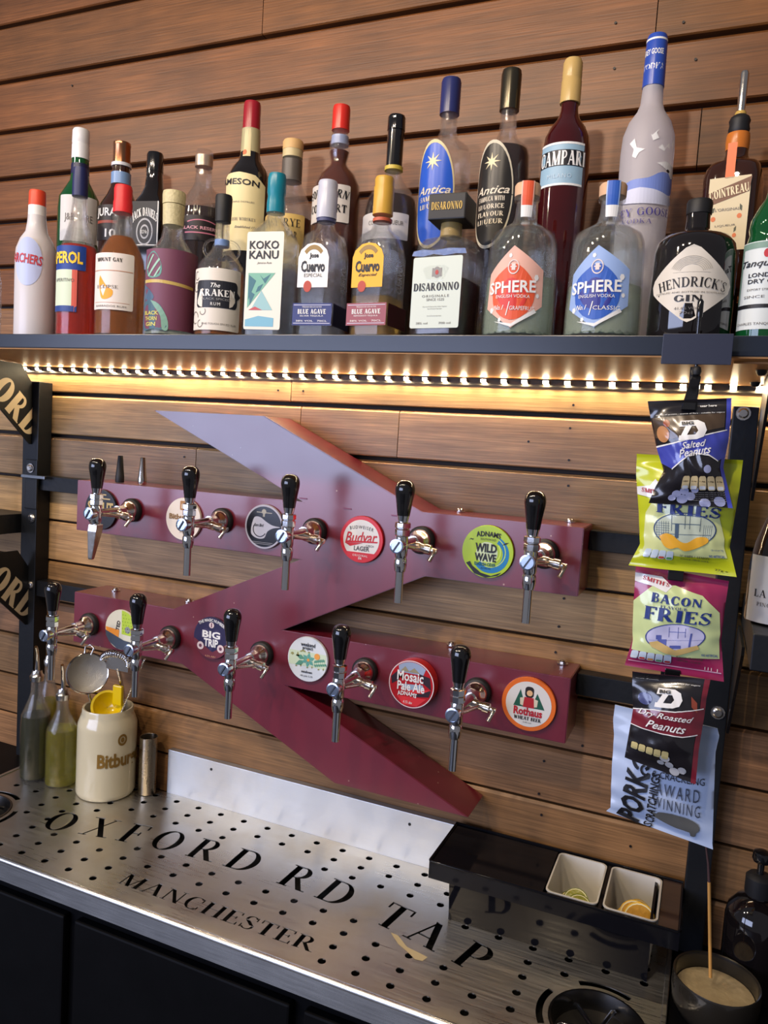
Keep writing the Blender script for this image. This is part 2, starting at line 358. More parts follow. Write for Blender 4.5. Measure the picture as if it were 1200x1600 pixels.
def textmesh(s, style):
    """unit size flat lettering: vertices in 0..1 x 0..1 (stretched to the box of the text), triangles, aspect"""
    k = (s, style)
    if k in _TC: return _TC[k]
    if style in ('serif', 'serifbold'):
        T, t = (.17, .055) if style == 'serif' else (.25, .09)
        x = 0; V = []; F = []
        for c in s:
            w_, ps = glyph(c, T, t)
            if ps:
                v, f = cdt(ps); n = len(V)
                V += [(a + x, b) for a, b in v]; F += [tuple(i + n for i in q) for q in f]
            x += w_ + .06
    else:
        cu = bpy.data.curves.new('t', 'FONT'); cu.body = s; cu.resolution_u = 2; cu.fill_mode = 'FRONT'
        if style in ('bold', 'script', 'black'): cu.offset = {'bold': .022, 'script': .012, 'black': .035}[style]
        if style in ('script', 'slant'): cu.shear = .35
        if style == 'wide': cu.space_character = 1.3
        o = bpy.data.objects.new('t', cu); COL.objects.link(o)
        bpy.context.view_layer.update()
        me = o.to_mesh(); V = [(v.co.x, v.co.y) for v in me.vertices]; F = [tuple(p.vertices) for p in me.polygons]
        o.to_mesh_clear(); bpy.data.objects.remove(o); bpy.data.curves.remove(cu)
    xs = [v[0] for v in V]; ys = [v[1] for v in V]; x0, x1, y0, y1 = min(xs), max(xs), min(ys), max(ys)
    V = [((a - x0) / (x1 - x0), (b - y0) / (y1 - y0)) for a, b in V]
    _TC[k] = (V, F); return _TC[k]
def letter(s, S, cx, cy, w_, h_, m, parent, style='sans', d=.0008, rot=0., arc=0., name='lettering', asp=1.):
    """lettering centred at (cx, cy) of surface S; arc = how far the middle of the line rises"""
    V, F = textmesh(s, style); r = math.radians(rot); pts = []
    for a, b in V:
        x = (a - .5) * w_; y = (b - .5) * h_ + arc * (1 - (2 * a - 1) ** 2)
        if arc:
            x -= (b - .5) * h_ * (arc * -4 * (2 * a - 1) / w_) * asp * asp * .8
        X = x * math.cos(r) - y * math.sin(r) / asp; Y = x * math.sin(r) * asp + y * math.cos(r)
        pts.append(S(cx + X, cy + Y, d))
    return obj(name, pts, F, m, parent)
INK = paint(25, 24, 28); WHITE = paint(236, 234, 228); CREAM = paint(232, 222, 190)

# ================================================================== SETTING
# ---- board wall: every board a piece of its own
JZ = [0.76, 0.6784, 0.5859, 0.5013, 0.422, 0.3482, 0.2708, 0.2014, 0.127, 0.0524, -0.02, -0.0967, -0.1686, -0.2398, -0.3118, -0.3851, -0.461, -0.534, -0.607, -0.68, -0.753, -0.826]
JZ = [z * 1.35 if False else z for z in JZ]
SC = 1.35
JZ = [z * SC for z in [0.76 / 1.0, .6784, .5859, .5013, .422, .3482, .2708, .2014, .127, .0524, -.02, -.0967, -.1686, -.2398, -.3118, -.3851, -.461, -.534, -.607, -.68]]
wall = obj('wall_back', *box(-3.2, 1.2, .022, .08, EYE - .95, EYE + 1.6), mat('dark_batten', (.022, .012, .008), .7)); wall['kind'] = 'structure'
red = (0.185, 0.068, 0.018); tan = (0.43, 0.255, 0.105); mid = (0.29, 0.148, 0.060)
splits = {1: [-.9], 2: [-.06], 3: [], 4: [.03], 5: [.5], 8: [-.78], 9: [-.53], 10: [-.98], 12: [-.7], 15: [-1.3], 16: [.3]}
# the butt joints read off the photograph (pixel column, row)
def jx(u): return float(onY(u, 0.)[0])
splits[2] = [jx((1026, 30))]; splits[4] = [jx((1094, 200))]; splits[8] = [jx((455, 610))]; splits[10] = [jx((306, 720))]; splits[9] = [jx((622, 680)), jx((470, 650))]
for i in range(len(JZ) - 1):
    zt, zb = JZ[i], JZ[i + 1]
    xs = [-3.1] + splits.get(i, []) + [1.1]
    xs.sort()
    for a, b in zip(xs[:-1], xs[1:]):
        g = .0040 if i < 11 else .0026; c = .005
        if a > -3: a += .0008
        if b < 1: b -= .0008
        prof = [(.02, zt - g), (.0045, zt - g), (0., zt - g - c), (0., zb + g + .002), (.003, zb + g), (.02, zb + g)]
        v = [(x, p[0], p[1]) for x in (a, b) for p in prof]; n = len(prof)
        v = [(x - (a + b) / 2, y, z - (zt + zb) / 2) for x, y, z in v]
        f = [(k, k + 1, k + 1 + n, k + n) for k in range(n - 1)] + [tuple(reversed(range(n))), tuple(range(n, 2 * n)), (n - 1, 0, n, 2 * n - 1)]
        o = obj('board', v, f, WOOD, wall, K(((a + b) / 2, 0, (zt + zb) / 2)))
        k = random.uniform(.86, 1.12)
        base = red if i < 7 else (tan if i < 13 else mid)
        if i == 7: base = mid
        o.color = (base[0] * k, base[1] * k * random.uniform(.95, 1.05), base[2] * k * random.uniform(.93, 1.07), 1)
# nail heads in the boards
nb = MB()
for u in [(1012, 65), (960, 107), (1087, 93), (826, 690), (891, 669), (889, 719), (888, 759), (881, 935), (873, 979), (868, 1019), (850, 1189), (842, 1240), (846, 1273), (910, 1165), (960, 1140), (896, 633), (435, 610), (474, 611), (288, 714), (962, 36), (1068, 35), (113, 134), (985, 1322)]:
    p = onY(u, -.0006); nb.lathe([(.0022, 0), (.0022, .0016)], 8, Matrix.Translation(K(p)) @ Matrix.Rotation(PI / 2, 4, 'X'))
nb.make('nail_heads', paint(20, 14, 12), wall); bpy.data.objects['nail_heads']['kind'] = 'stuff'

# ---- back bar counter below and its dark front
ZT = -.798
ct = obj('floor', *box(-3.2, 1.2, -4.5, .02, -.05, 0), mat('dark_floor', (.03, .028, .026), .6, bump=(8, .2, .3))); ct['kind'] = 'structure'
t = thing('back_bar_counter', 'black back bar counter carrying the perforated steel drip tray', 'counter', (-.9, -.19, -1.65))
def rel(th, v): return [tuple(Vector(p) + Vector((0, 0, EYE)) - th.location) for p in v]
CABM = mat('black_cabinet', (.0025, .0025, .003), .5, spec=.15, bump=(14, .3, .5))
m_ = MB().box(-2.4, .9, -.345, .018, -1.69, -.862); o = obj('cabinet', rel(t, m_.v), m_.f, CABM, t)
m_ = MB().box(-2.4, -1.4145, -.36, .018, -.8615, -.802); m_.box(.0145, .9, -.36, .018, -.8615, -.802)
m_.box(-1.4145, .0145, -.0145, .018, -.8615, -.806)
o = obj('worktop', rel(t, m_.v), m_.f, CABM, t, bevel=.003)
for i in range(7):
    x = -2.36 + i * .465
    m_ = MB().box(x, x + .44, -.362, -.3455, -1.6, -.875)
    d_ = obj('cabinet_door', rel(t, m_.v), m_.f, CABM, t, bevel=.004)

# ---- steel splashback
def simple(name, label, cat, mb, m, bevel=0., smooth=None, group=None):
    c = Vector((0, 0, 0)); n = len(mb.v)
    xs = [p[0] for p in mb.v]; ys = [p[1] for p in mb.v]; zs = [p[2] for p in mb.v]
    c = Vector(((min(xs) + max(xs)) / 2, (min(ys) + max(ys)) / 2, min(zs)))
    o = obj(name, [Vector(p) - c for p in mb.v], mb.f, m, None, K(c), smooth, bevel)
    return tag(o, label, cat, group)
m_ = MB().box(-1.046, -.012, -.0165, -.0015, -.8055, -.700)
sp = simple('splashback', 'brushed stainless steel splashback strip between wooden wall and drip tray', 'splashback', m_, SPLASH, .001)
for u in [(330, 1202), (640, 1288)]:
    p = onY(u, -.0168); mm = MB().lathe([(.003, 0), (.003, .0006)], 10, Matrix.Translation(Vector((p[0], p[1], p[2] + EYE)) - sp.location) @ Matrix.Rotation(PI / 2, 4, 'X'))
    mm.make('screw_hole', HOLE, sp)

# ---- drip tray with real holes and cut lettering
tray = thing('drip_tray', 'long perforated stainless drip tray with cut-out street name lettering', 'drip tray', (-.70, -.19, ZT - .045))
def Stray(u, v, d): return (u + .70, v + .19, .045 + d)
holes = []
def base_(x): return -.198 - (x + .70) ** 2 / 3.1
cx_ = [-.1953 - .0574 * k for k in range(-4, 24)]
rows = [-.0405, -.0785, -.1165, -.1550, -.1930, -.2305, -.2685, -.3065, -.3445]
RING = [(-.0766, -.275), (-1.3234, -.275)]
for x in cx_:
    for y in rows:
        if x > -.01 or x < -1.39: continue
        if any(math.hypot(x - a, y - b) < .098 for a, b in RING): continue
        if abs(x + .70) < .47 and base_(x) - .010 < y < base_(x) + .084: continue
        if -.925 < x < -.49 and y < -.29: continue
        holes.append(circle(x, y, .0066, 14))
LT = [('O', -1.130, .105), ('X', -1.050, 0), ('F', -.978, 0), ('O', -.906, 0), ('R', -.822, 0), ('D', -.740, 0), ('R', -.625, 0), ('D', -.545, 0), ('T', -.432, 0), ('A', -.366, 0), ('P', -.283, 0)]
for c, x, _ in LT:
    w_, ps = glyph(c); h = .070; a = -(x + .70) / 1.55; by = base_(x)
    v, f = cdt(ps)
    for q in ps:
        pp = []
        for (gx, gy) in q:
            X = (gx - w_ / 2) * h * 1.02; Yv = gy * h
            pp.append((x + X * math.cos(a) - Yv * math.sin(a), by + X * math.sin(a) + Yv * math.cos(a)))
        holes.append(pp)
x = 0; tot = sum(glyph(c)[0] + .06 for c in 'MANCHESTER'); k = .395 / tot
for c in 'MANCHESTER':
    w_, ps = glyph(c)
    for q in ps: holes.append([(-.898 + (x + gx) * k, -.3345 + gy * .034) for gx, gy in q])
    x += w_ + .06
for a, b in RING:
    holes.append(circle(a, b, .0696, 48))
    for q in range(4): holes.append(arcband(a, b, .077, .0868, 45 * (2 * q) - 27 + 45 * 0 + 90 * 0 + 0, 90 * q + 27, 12))
v, f = cdt([rect(-1.405, -.372, .005, -.017)], None, holes)
n = len(v)
V = [Stray(a, b, 0) for a, b in v] + [Stray(a, b, -.0018) for a, b in v]
F = list(f) + [tuple(reversed([i + n for i in q])) for q in f]
ec = {}
for q in f:
    for i in range(3):
        e = (q[i], q[(i + 1) % 3]); ec[e] = 1
for (a, b) in list(ec):
    if (b, a) not in ec: F.append((b, a, a + n, b + n))
plate = obj('perforated_plate', V, F, STEEL, tray)
m_ = MB().box(-1.405, .005, -.370, -.018, -.8615, -.8425)
obj('drip_pan', [(a + .70, b + .19, c + .798 + .045 + .02) for a, b, c in m_.v], m_.f, HOLE, tray).location.z = 0
# rolled front lip and end lips
m_ = MB().tube([(-1.405, -.374, -.8015), (.006, -.374, -.8015)], .0058, 12)
m_.box(-1.405, .006, -.379, -.371, -.838, -.8015)
obj('front_lip', [(a + .70, b + .19, c + .843) for a, b, c in m_.v], m_.f, steel('lip_steel', (.72, .71, .68), .22, .3), tray, smooth=40)
for x in (-1.409, .009):
    m_ = MB().box(x - .004, x + .004, -.376, -.017, -.835, -.796)
    obj('end_lip', [(a + .70, b + .19, c + .843) for a, b, c in m_.v], m_.f, STEEL, tray, bevel=.0015)
for a, b in RING:
    r_ = bpy.data.objects.new('glass_rinser', None); COL.objects.link(r_); r_.empty_display_size = .02; r_.parent = tray
    r_.location = K((a, b, -.8425)) - tray.location
    mm = MB().lathe([(.0685, .0438), (.0685, .046), (.0655, .046), (.064, .040), (.058, .012), (.02, .006), (.0, .006)], 40, cap=False)
    mm.make('basin', mat('rinser_steel', (.16, .15, .14), .25, metal=1.), r_, smooth=40)
    for q in range(6):
        t_ = q * PI / 3 + .2
        MB().tube([(.008 * math.cos(t_), .008 * math.sin(t_), .030), (.05 * math.cos(t_), .05 * math.sin(t_), .034), (.056 * math.cos(t_), .056 * math.sin(t_), .030)], .0036, 8).make('spoke', BLKPL, r_, smooth=50)
    MB().lathe([(.018, .007), (.018, .026), (.014, .034), (.006, .037)], 20).make('hub', BLKPL, r_, smooth=50)
# dried spill on the plate
def blob(pts, m, name='dried_spill'):
    q = [tuple(onZ(u, ZT)[:2]) for u in pts]
    return lay(name, [q], lambda a, b, d: Stray(a, b, .0004), m, tray)
SP = mat('dried_beer_film', (.62, .50, .28), .25, coat=.5)
blob([(610, 1457), (622, 1462), (636, 1480), (655, 1489), (668, 1496), (660, 1502), (648, 1499), (637, 1488), (622, 1475)], SP)

# ---- shelf frame: posts, rails, gussets
fr = thing('shelf_frame', 'black steel shelf frame of posts, rails and gusset plates on the wooden wall', 'frame', (-.70, -.02, -.80))
def P_(name, mb, m, par, bevel=0., smooth=None, org=None):
    L_ = org if org is not None else (par.location - Vector((0, 0, EYE)))
    return obj(name, [Vector(p) - L_ for p in mb.v], mb.f, m, par, None, smooth, bevel)
P_('post', MB().box(-1.478, -1.430, -.040, -.001, -.800, .094), BLACKM, fr, .002)
P_('post', MB().box(.021, .058, -.040, -.001, -.800, .094), BLACKM, fr, .002)
for xa, xb in ((-1.430, -1.2485), (-.179, .021)):
    P_('rail', MB().box(xa, xb, -.034, -.001, -.155, -.1215), BLACKM, fr, .001)
    P_('rail', MB().box(xa, xb, -.034, -.001, -.405, -.368), BLACKM, fr, .001)
def gusset(x, dz, text=True):
    out = [(-.04, .087), (-.072, .1295), (-.225, .1295), (-.225, .118), (-.045, -.050), (-.04, -.050)]
    hs = []
    if text:
        s_ = 'ORD'; k = .058
        ang = math.atan2(.118 + .05, -.225 + .045)       # along the sloping edge, reading down to the post
        d0 = Vector((-.225, .118)); d1 = Vector((-.045, -.050)); dr = (d1 - d0).normalized(); nr = Vector((-dr.y, dr.x))
        x_ = .088
        lt = []
        for c in s_:
            w_, ps = glyph(c, .28, .10)
            for q in ps:
                lt.append([tuple(d0 + dr * (x_ + gx * k * .98) + nr * (.008 + gy * k)) for gx, gy in q])
            x_ += (w_ + .05) * k * .98
    v, f = cdt([out], None, hs); n = len(v)
    V = [(x + .002, a, b + dz) for a, b in v] + [(x - .002, a, b + dz) for a, b in v]
    F = list(f) + [tuple(reversed([i + n for i in q])) for q in f]
    ec = {(q[i], q[(i + 1) % 3]) for q in f for i in range(3)}
    for (a, b) in sorted(ec):
        if (b, a) not in ec: F.append((b, a, a + n, b + n))
    mb = MB(); mb.add(V, F); g_ = P_('gusset', mb, BLACKM, fr)
    if text:
        v, f = cdt(lt); obj('cream_lettering', [Vector((x + .0026, a, b + dz)) - (fr.location - Vector((0, 0, EYE))) for a, b in v], f, paint(196, 180, 150, .5), g_)
    return g_
gusset(-1.452, 0); gusset(-1.452, -.425); gusset(.0605, 0, False); gusset(.0605, -.37, False)
def bolt(p, r=.008, par=fr, name='bolt', axis='Y', m=CHROMEW):
    M = Matrix.Translation(Vector(p) - (par.location - Vector((0, 0, EYE)))) @ (Matrix.Rotation(PI / 2, 4, 'X') if axis == 'Y' else Matrix.Identity(4))
    MB().lathe([(r * 1.35, 0), (r * 1.35, .0015), (r, .0015), (r, .004), (r * .7, .0055)], 12, M).make(name, m, par, smooth=30)
bolt((.036, -.0405, float(onY((1160, 646), -.04)[2]))); bolt((.044, -.0405, float(onY((1115, 1112), -.04)[2])))
mb = MB().box(-1.462, -1.425, -.046, -.0405, -.2, -.085); P_('bracket_plate', mb, BLACKM, fr, .002)
mb = MB().box(-1.468, -1.395, -.052, -.046, -.128, -.1205); P_('bracket_plate', mb, mat('grey_steel', (.2, .21, .22), .3, metal=1.), fr, .001)
bolt((-1.444, -.0465, -.105)); bolt((-1.444, -.0405, -.222))
bolt((-1.4435, -.0405, -.38))

# ---- long bottle shelf
sh = thing('bottle_shelf', 'long black steel shelf holding the two rows of spirit bottles', 'shelf', (-.6, -.165, .131))
ZS = .157
P_('shelf_board', MB().box(-2.3, .75, -.330, -.002, .1325, ZS), SHELFM, sh, .0012)
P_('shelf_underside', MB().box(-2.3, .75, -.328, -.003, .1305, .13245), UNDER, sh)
# ---- led strip in the corner of wall and shelf
ls = thing('led_strip', 'strip of small white led lights under the back of the bottle shelf', 'light strip', (-.6, -.004, .120))
P_('strip_backing', MB().box(-1.75, .30, -.006, -.001, .1175, .1300), paint(60, 55, 45), ls)
EM = mat('led_diode_glow', (1, 1, 1), .5, emit=(1.0, .82, .53), estr=230.)
LENS = mat('led_lens', (.9, .9, .85), .3)
x = -1.725
dv = [(-.0045, -.0050, -.0036), (.0045, -.0050, -.0036), (.0045, .0040, -.0044), (-.0045, .0040, -.0044), (-.0045, -.0058, .0012), (.0045, -.0058, .0012), (.0045, .0040, .0012), (-.0045, .0040, .0012)]
df = [(3, 2, 1, 0), (4, 5, 6, 7), (0, 1, 5, 4), (1, 2, 6, 5), (2, 3, 7, 6), (3, 0, 4, 7)]
dm = None
k = 0
while x < .29:
    p = Vector((x, -.0105, .1262)) - (ls.location - Vector((0, 0, EYE)))
    if dm is None:
        o = obj('led', dv, df, LENS, ls, p); dm = o.data; dm.materials.append(EM); dm.polygons[0].material_index = 1; dm.polygons[2].material_index = 1
    else:
        o = bpy.data.objects.new('led', dm); COL.objects.link(o); o.parent = ls; o.location = p
    x += .0371; k += 1

a_, b_ = onZ((1137, 562), .1305), onZ((1192, 566), .1305)
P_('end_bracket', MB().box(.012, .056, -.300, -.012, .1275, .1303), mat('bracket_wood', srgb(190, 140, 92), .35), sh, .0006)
for yy in (-.235, -.075):
    M = Matrix.Translation(Vector((.047, yy, .1200)) - (sh.location - Vector((0, 0, EYE))))
    MB().lathe([(.001, .0), (.004, .0005), (.006, .003), (.0075, .0075)], 12, M).make('bracket_bolt', BLACKM, sh, smooth=30)
# ---- side shelves
def slab(name, label, x0, x1, z1, th=.045):
    return simple(name, label, 'shelf', MB().box(x0, x1, -.33, -.002, z1 - th, z1), BLACKM, .0015)
slab('side_shelf', 'short black shelf to the right of the snack packets', .064, .75, -.2)
slab('side_shelf', 'short black shelf left of the beer tap sign', -2.3, -1.482, -.215)

# ================================================================== BEER TAP SIGN (double arrow)
PV = [(240, 641), (413, 650), (660, 798), (909, 821), (902, 927), (664, 898), (442, 980), (893, 1058), (887, 1161), (448, 1072), (732, 1277), (522, 1226), (284, 1042), None, None, None, (271, 952), (469, 873), (117, 833), (120, 751), (473, 782)]
YF = -.100
W = [None if p is None else onY(p, YF) for p in PV]
zT, zB = -.1125, -.2245; zT2, zB2 = -.360, -.4705; XL, XR = -1.2475, -.180
pts = []
for i, p in enumerate(W):
    if i == 13: pts.append((XL, zB2)); continue
    if i == 14: pts.append((XL, zT2)); continue
    if i == 15: continue
    x, z = float(p[0]), float(p[2])
    if i in (2, 3): z = zT
    if i in (4, 5): z = zB
    if i == 17: z = zB
    if i == 18: x, z = XL, zB
    if i == 19: x, z = XL, zT - .004
    if i == 20: z = zT - .003
    if i in (6, 7): z = zT2 + (.0 if i == 7 else -.004)
    if i in (8, 9): z = zB2
    if i in (3, 4, 7, 8): x = XR
    if i == 12: z = zB2
    if i == 16: z = zT2
    if i in (10, 11): z = float(W[10][2]) - .001
    if i in (0, 1): z = .0400
    pts.append((x, z))
sg = thing('double_arrow_sign', 'burgundy metal double arrow railway sign that carries the beer taps', 'sign', (-.70, -.05, -.64))
v, f = cdt([pts]); n = len(v)
# outline keeps its order for the side walls
mb = MB(); mb.add([(a, YF, b) for a, b in v] + [(a, -.002, b) for a, b in v], list(f) + [tuple(reversed([i + n for i in q])) for q in f])
ec = {(q[i], q[(i + 1) % 3]) for q in f for i in range(3)}
mb.f += [(b, a, a + n, b + n) for (a, b) in sorted(ec) if (b, a) not in ec]
o = P_('sign_body', mb, BURG, sg)
bm = bmesh.new(); bm.from_mesh(o.data); bmesh.ops.recalc_face_normals(bm, faces=bm.faces)
bmesh.ops.dissolve_limit(bm, angle_limit=.01, verts=bm.verts, edges=bm.edges)
bmesh.ops.bevel(bm, geom=[e for e in bm.edges if e.is_manifold and e.calc_face_angle(0) > .3], offset=.0012, segments=2, affect='EDGES')
bm.to_mesh(o.data); bm.free()
o.data.polygons.foreach_set('use_smooth', [True] * len(o.data.polygons)); o.data.set_sharp_from_angle(angle=math.radians(50))
for (px, z0) in (((719, 800), zT), ((891, 813), zT), ((181, 923), zT2), ((296, 940), zT2), ((706, 1000), zT2), ((879, 1031), zT2)):
    p = onZ(px, z0); y_ = min(-.02, max(-.06, float(p[1])))
    xx = xcol(y_, z0, px[0])
    c = Vector((float(xx), y_, z0 + .0005)) - (sg.location - Vector((0, 0, EYE)))
    MB().lathe([(.010, 0), (.010, .0015), (.0065, .0018), (.0065, .0045), (.0050, .0065), (.001, .0075)], 12, Matrix.Translation(c)).make('dome_nut', CHROMEW, sg, smooth=30)
# two leftover screw slots on the upper diagonal
for u in [(543, 795), (618, 806), (474, 779)]:
    p = onY(u, YF - .0003); c = Vector((float(p[0]), YF - .0012, float(p[2]))) - (sg.location - Vector((0, 0, EYE)))
    MB().box(-.008, .008, 0, .002, -.0012, .0012).make('worn_scratch', paint(120, 60, 90), sg, loc=c)

# ================================================================== TAPS
def make_tap(label, F, L=.112, style='straight', tilt=0.):
    t = thing('beer_tap', label, 'beer tap', (F[0], YF - .0015, F[2]), tilt)
    RY = Matrix.Rotation(PI / 2, 4, 'X')                     # lathe axis z -> -y
    Y0 = -L + .012                                          # valve axis
    MB().lathe([(.0245, 0), (.0245, .007), (.022, .010), (.017, .011)], 28, RY).make('flange_ring', BLKRUB, t, smooth=40)
    fl = MB().lathe([(.0195, .008), (.0200, .013), (.0175, .019), (.0130, .024), (.0112, .032), (.0112, .046)], 28, RY)
    fl.make('flange', CHROMEW, t, smooth=35)
    b = MB().lathe([(.0085, .040), (.0095, .048), (.0080, .058), (.0072, L - .020), (.0095, L - .012), (.0105, L - .004), (.0105, L + .004)], 20, RY)
    b.lathe([(.0085, -.022), (.0105, -.016), (.0105, .014), (.0085, .018)], 20, Matrix.Translation((0, Y0, 0)))
    b.make('tap_body', CHROME if style != 'worn' else CHROMEW, t, smooth=35)
    s = MB().lathe([(.0118, L + .003), (.0122, L + .006), (.0118, L + .010), (.0095, L + .0105), (.0095, L + .0098)], 24, RY)
    s = s.make('screw_disc', mat('disc_chrome', (.58, .66, .80), .22, metal=1.), t, smooth=35)
    r2 = math.radians(58)
    mm = MB().box(-.0095, .0095, -L - .0118, -L - .0100, -.0011, .0011); mm.v = [tuple(Matrix.Rotation(-r2, 3, 'Y') @ Vector(q)) for q in mm.v]
    mm.make('slot', paint(60, 66, 80), s)
    # compensator lever on the right side
    l = MB(); M = Matrix.Translation((.000, -.050, -.004)) @ Matrix.Rotation(math.radians(98), 4, 'Y')
    l.lathe([(.0066, 0), (.0086, .006), (.0086, .016), (.0072, .018), (.0072, .024), (.0088, .025), (.0088, .035), (.0045, .037), (.0045, .046)], 16, M)
    l.make('compensator', CHROMEW, t, smooth=30)
    MB().tube([(.040, -.050, -.009), (.0425, -.052, -.010), (.0400, -.058, -.019), (.037, -.062, -.026)], [.0042, .0042, .0032, .0038], 10).make('lever', CHROMEW, t, smooth=50)
    MB().tube([(.006, -L + .022, -.003), (.016, -.062, -.007), (.018, -.050, -.006)], [.0035, .003, .0035], 8).make('link_arm', CHROMEW, t, smooth=50)
    # collar nuts and handle
    T0 = Matrix.Translation((0, Y0, 0))
    MB().lathe([(.0105, .015), (.0122, .0165), (.0122, .0255), (.0108, .027), (.0108, .028), (.0128, .029), (.0128, .0365), (.0105, .038), (.0085, .0385)], 8, T0).make('collar_nut', CHROME, t, smooth=15)
    h = MB().lathe([(.0075, .036), (.0078, .038), (.0098, .0475), (.0100, .0485)], 20, T0).make('ferrule', CHROME, t, smooth=30)
    hp = smoothprof([(.0103, .0485), (.0112, .055), (.0136, .072), (.0160, .086), (.0162, .093), (.0140, .1005), (.0085, .1055), (.0010, .1070)], 4)
    MB().lathe(hp, 28, T0).make('handle', BLKPL, t, smooth=60)
    # spout
    if style == 'wedge':
        s = MB()
        a = Vector((0, Y0, -.022)); b_ = Vector((-.006, Y0 - .004, -.092))
        ring = []
        for k, (c, w_, d_) in enumerate([(a, .0105, .009), (a.lerp(b_, .2), .0108, .009), (a.lerp(b_, .95), .0052, .004), (b_, .0042, .003)]):
            for q in ((-1, -1), (1, -1), (1, 1), (-1, 1)): s.v.append((c.x + q[0] * w_, c.y + q[1] * d_, c.z))
        for k in range(3):
            for i in range(4): s.f.append((k * 4 + i, k * 4 + (i + 1) % 4, k * 4 + 4 + (i + 1) % 4, k * 4 + 4 + i))
        s.f += [(3, 2, 1, 0), (12, 13, 14, 15)]
        s.make('spout', CHROMEW, t, bevel=.0012)
    else:
        s = MB().lathe([(.0060, -.094), (.0068, -.095), (.0068, -.044), (.0088, -.043), (.0105, -.034), (.0105, -.024), (.0088, -.020)], 20, T0)
        s.make('spout', CHROME, t, smooth=30)
    return t
TU = [(-.239, -.1605), (-.4535, -.1610), (-.6647, -.167), (-.870, -.167), (-1.094, -.1675)]
TLo = [(-.3335, -.410), (-.5453, -.411), (-.7646, -.416), (-.9834, -.419), (-1.1985, -.424)]
bu = ['round green cider badge', 'round red and white lager badge', 'round black badge with white bird shape', 'cream lager badge', 'black stout badge']
make_tap('chrome tap with black handle at the right end of the upper row', (*[TU[0][0], YF], TU[0][1]), .118)
make_tap('chrome tap with black handle between the red and green badges, upper row', (TU[1][0], YF, TU[1][1]), .108)
make_tap('chrome tap with black handle beside the black and white badge, upper row', (TU[2][0], YF, TU[2][1]), .112)
make_tap('chrome tap with black handle over the cream badge, upper row', (TU[3][0], YF, TU[3][1]), .118)
make_tap('chrome tap with flat tapered spout over the black stout badge', (TU[4][0], YF, TU[4][1]), .114, 'wedge')
make_tap('chrome tap with black handle between the red ale and orange-rimmed badges, lower row', (TLo[0][0], YF, TLo[0][1]), .130)
make_tap('chrome tap with black handle beside the floral white badge, lower row', (TLo[1][0], YF, TLo[1][1]), .122)
make_tap('chrome tap with black handle beside the purple badge, lower row', (TLo[2][0], YF, TLo[2][1]), .120)
make_tap('chrome tap with black handle above the cream stoneware mug', (TLo[3][0], YF, TLo[3][1]), .114)
make_tap('chrome tap at the far left end of the lower row beside the post', (TLo[4][0], YF, TLo[4][1]), .116)
# spare nozzles standing on the upper bar
for px, m_, lb in (((187, 757), BLKRUB, 'small black tapered spare nozzle standing on top of the sign'), ((222, 760), CHROMEW, 'small chrome tapered spare nozzle standing on top of the sign')):
    p = onZ(px, zT); x = float(p[0]); y = float(p[1]); y = -.080
    x = xcol(y, zT, px[0])
    mb = MB().lathe([(.0085, 0), (.0092, .002), (.0092, .014), (.0086, .016), (.0052, .056), (.0046, .057), (.003, .0565)], 18)
    tag(mb.make('spare_nozzle', m_, None, K((x, y, zT - .0035 + .001)), 35), lb, 'nozzle')

# ================================================================== BADGES
def badge(label, px, r=.0425, rim=None, rimw=.0, face=WHITE, th=.005, side=None):
    p = onY(px, YF - th)
    t = thing('tap_badge', label, 'badge', (float(p[0]), YF - .0014, float(p[2])))
    R_ = Matrix.Rotation(PI / 2, 4, 'X')
    MB().lathe([(r, 0), (r + .0004, th * .5), (r - .0006, th)], 48, R_).make('badge_rim', side or rim or face, t, smooth=40)
    S = lambda u, v, d: (u * r, -th - d - .0002, v * r)
    b = lay('badge_face', [circle(0, 0, .99, 48)], S, rim or face, t, .0001)
    if rim and rimw: lay('inner_disc', [circle(0, 0, 1 - rimw, 48)], S, face, b, .0004)
    return t, b, S
def txt(b, S, s, cx, cy, w_, h_, m, st='sans', **k): return letter(s, S, cx, cy, w_, h_, m, b, st, **k)
GR = paint(165, 195, 30, .25)
t, b, S = badge('green cider badge with a blue wave and black lettering', (762, 862), .0445, face=GR)
lay('wave', [arcband(.12, -.08, .48, .72, -140, 62, 24)], S, paint(20, 120, 175), b, .0004)
lay('wave_highlight', [arcband(.08, -.0, .40, .46, -120, 40, 20), arcband(.12, 0, .56, .59, -120, 60, 20)], S, paint(200, 225, 90), b, .0006)
lay('wave_centre', [circle(-.02, -.05, .42, 24)], S, paint(205, 220, 175), b, .0003)
lay('headland', [[(-.80, -.5), (-.65, -.42), (-.55, -.58), (-.2, -.82), (.2, -.90), (.6, -.72), (.45, -.86), (0, -.985), (-.45, -.87)]], S, INK, b, .0008)
for s, x, y, w_, h_, mt, st in (('ADNAMS', 0, .63, .95, .2, INK, 'bold'), ('SOUTHWOLD', 0, .47, .6, .08, INK, 'sans'), ('WILD', -.06, .14, .84, .33, INK, 'black'), ('WAVE', -.06, -.22, .84, .30, INK, 'black'), ('ENGLISH CIDER', -.06, -.48, .82, .13, paint(15, 95, 110), 'bold'), ('ALC 5.0% VOL', -.02, -.63, .38, .07, INK, 'sans')):
    txt(b, S, s, x, y, w_, h_, mt, st, arc=.05 if s == 'ADNAMS' else 0, d=.0014)
lay('seabirds', [[(-.75, .38), (-.68, .43), (-.6, .40), (-.55, .47), (-.6, .44), (-.68, .46)], [(.55, .3), (.66, .4), (.8, .43), (.68, .34)]], S, INK, b, .001)
REDB = paint(205, 30, 35, .25)
t, b, S = badge('red-rimmed white lager badge with flowing red script', (565, 843), .0425, rim=REDB, rimw=.16, face=paint(226, 222, 212, .25))
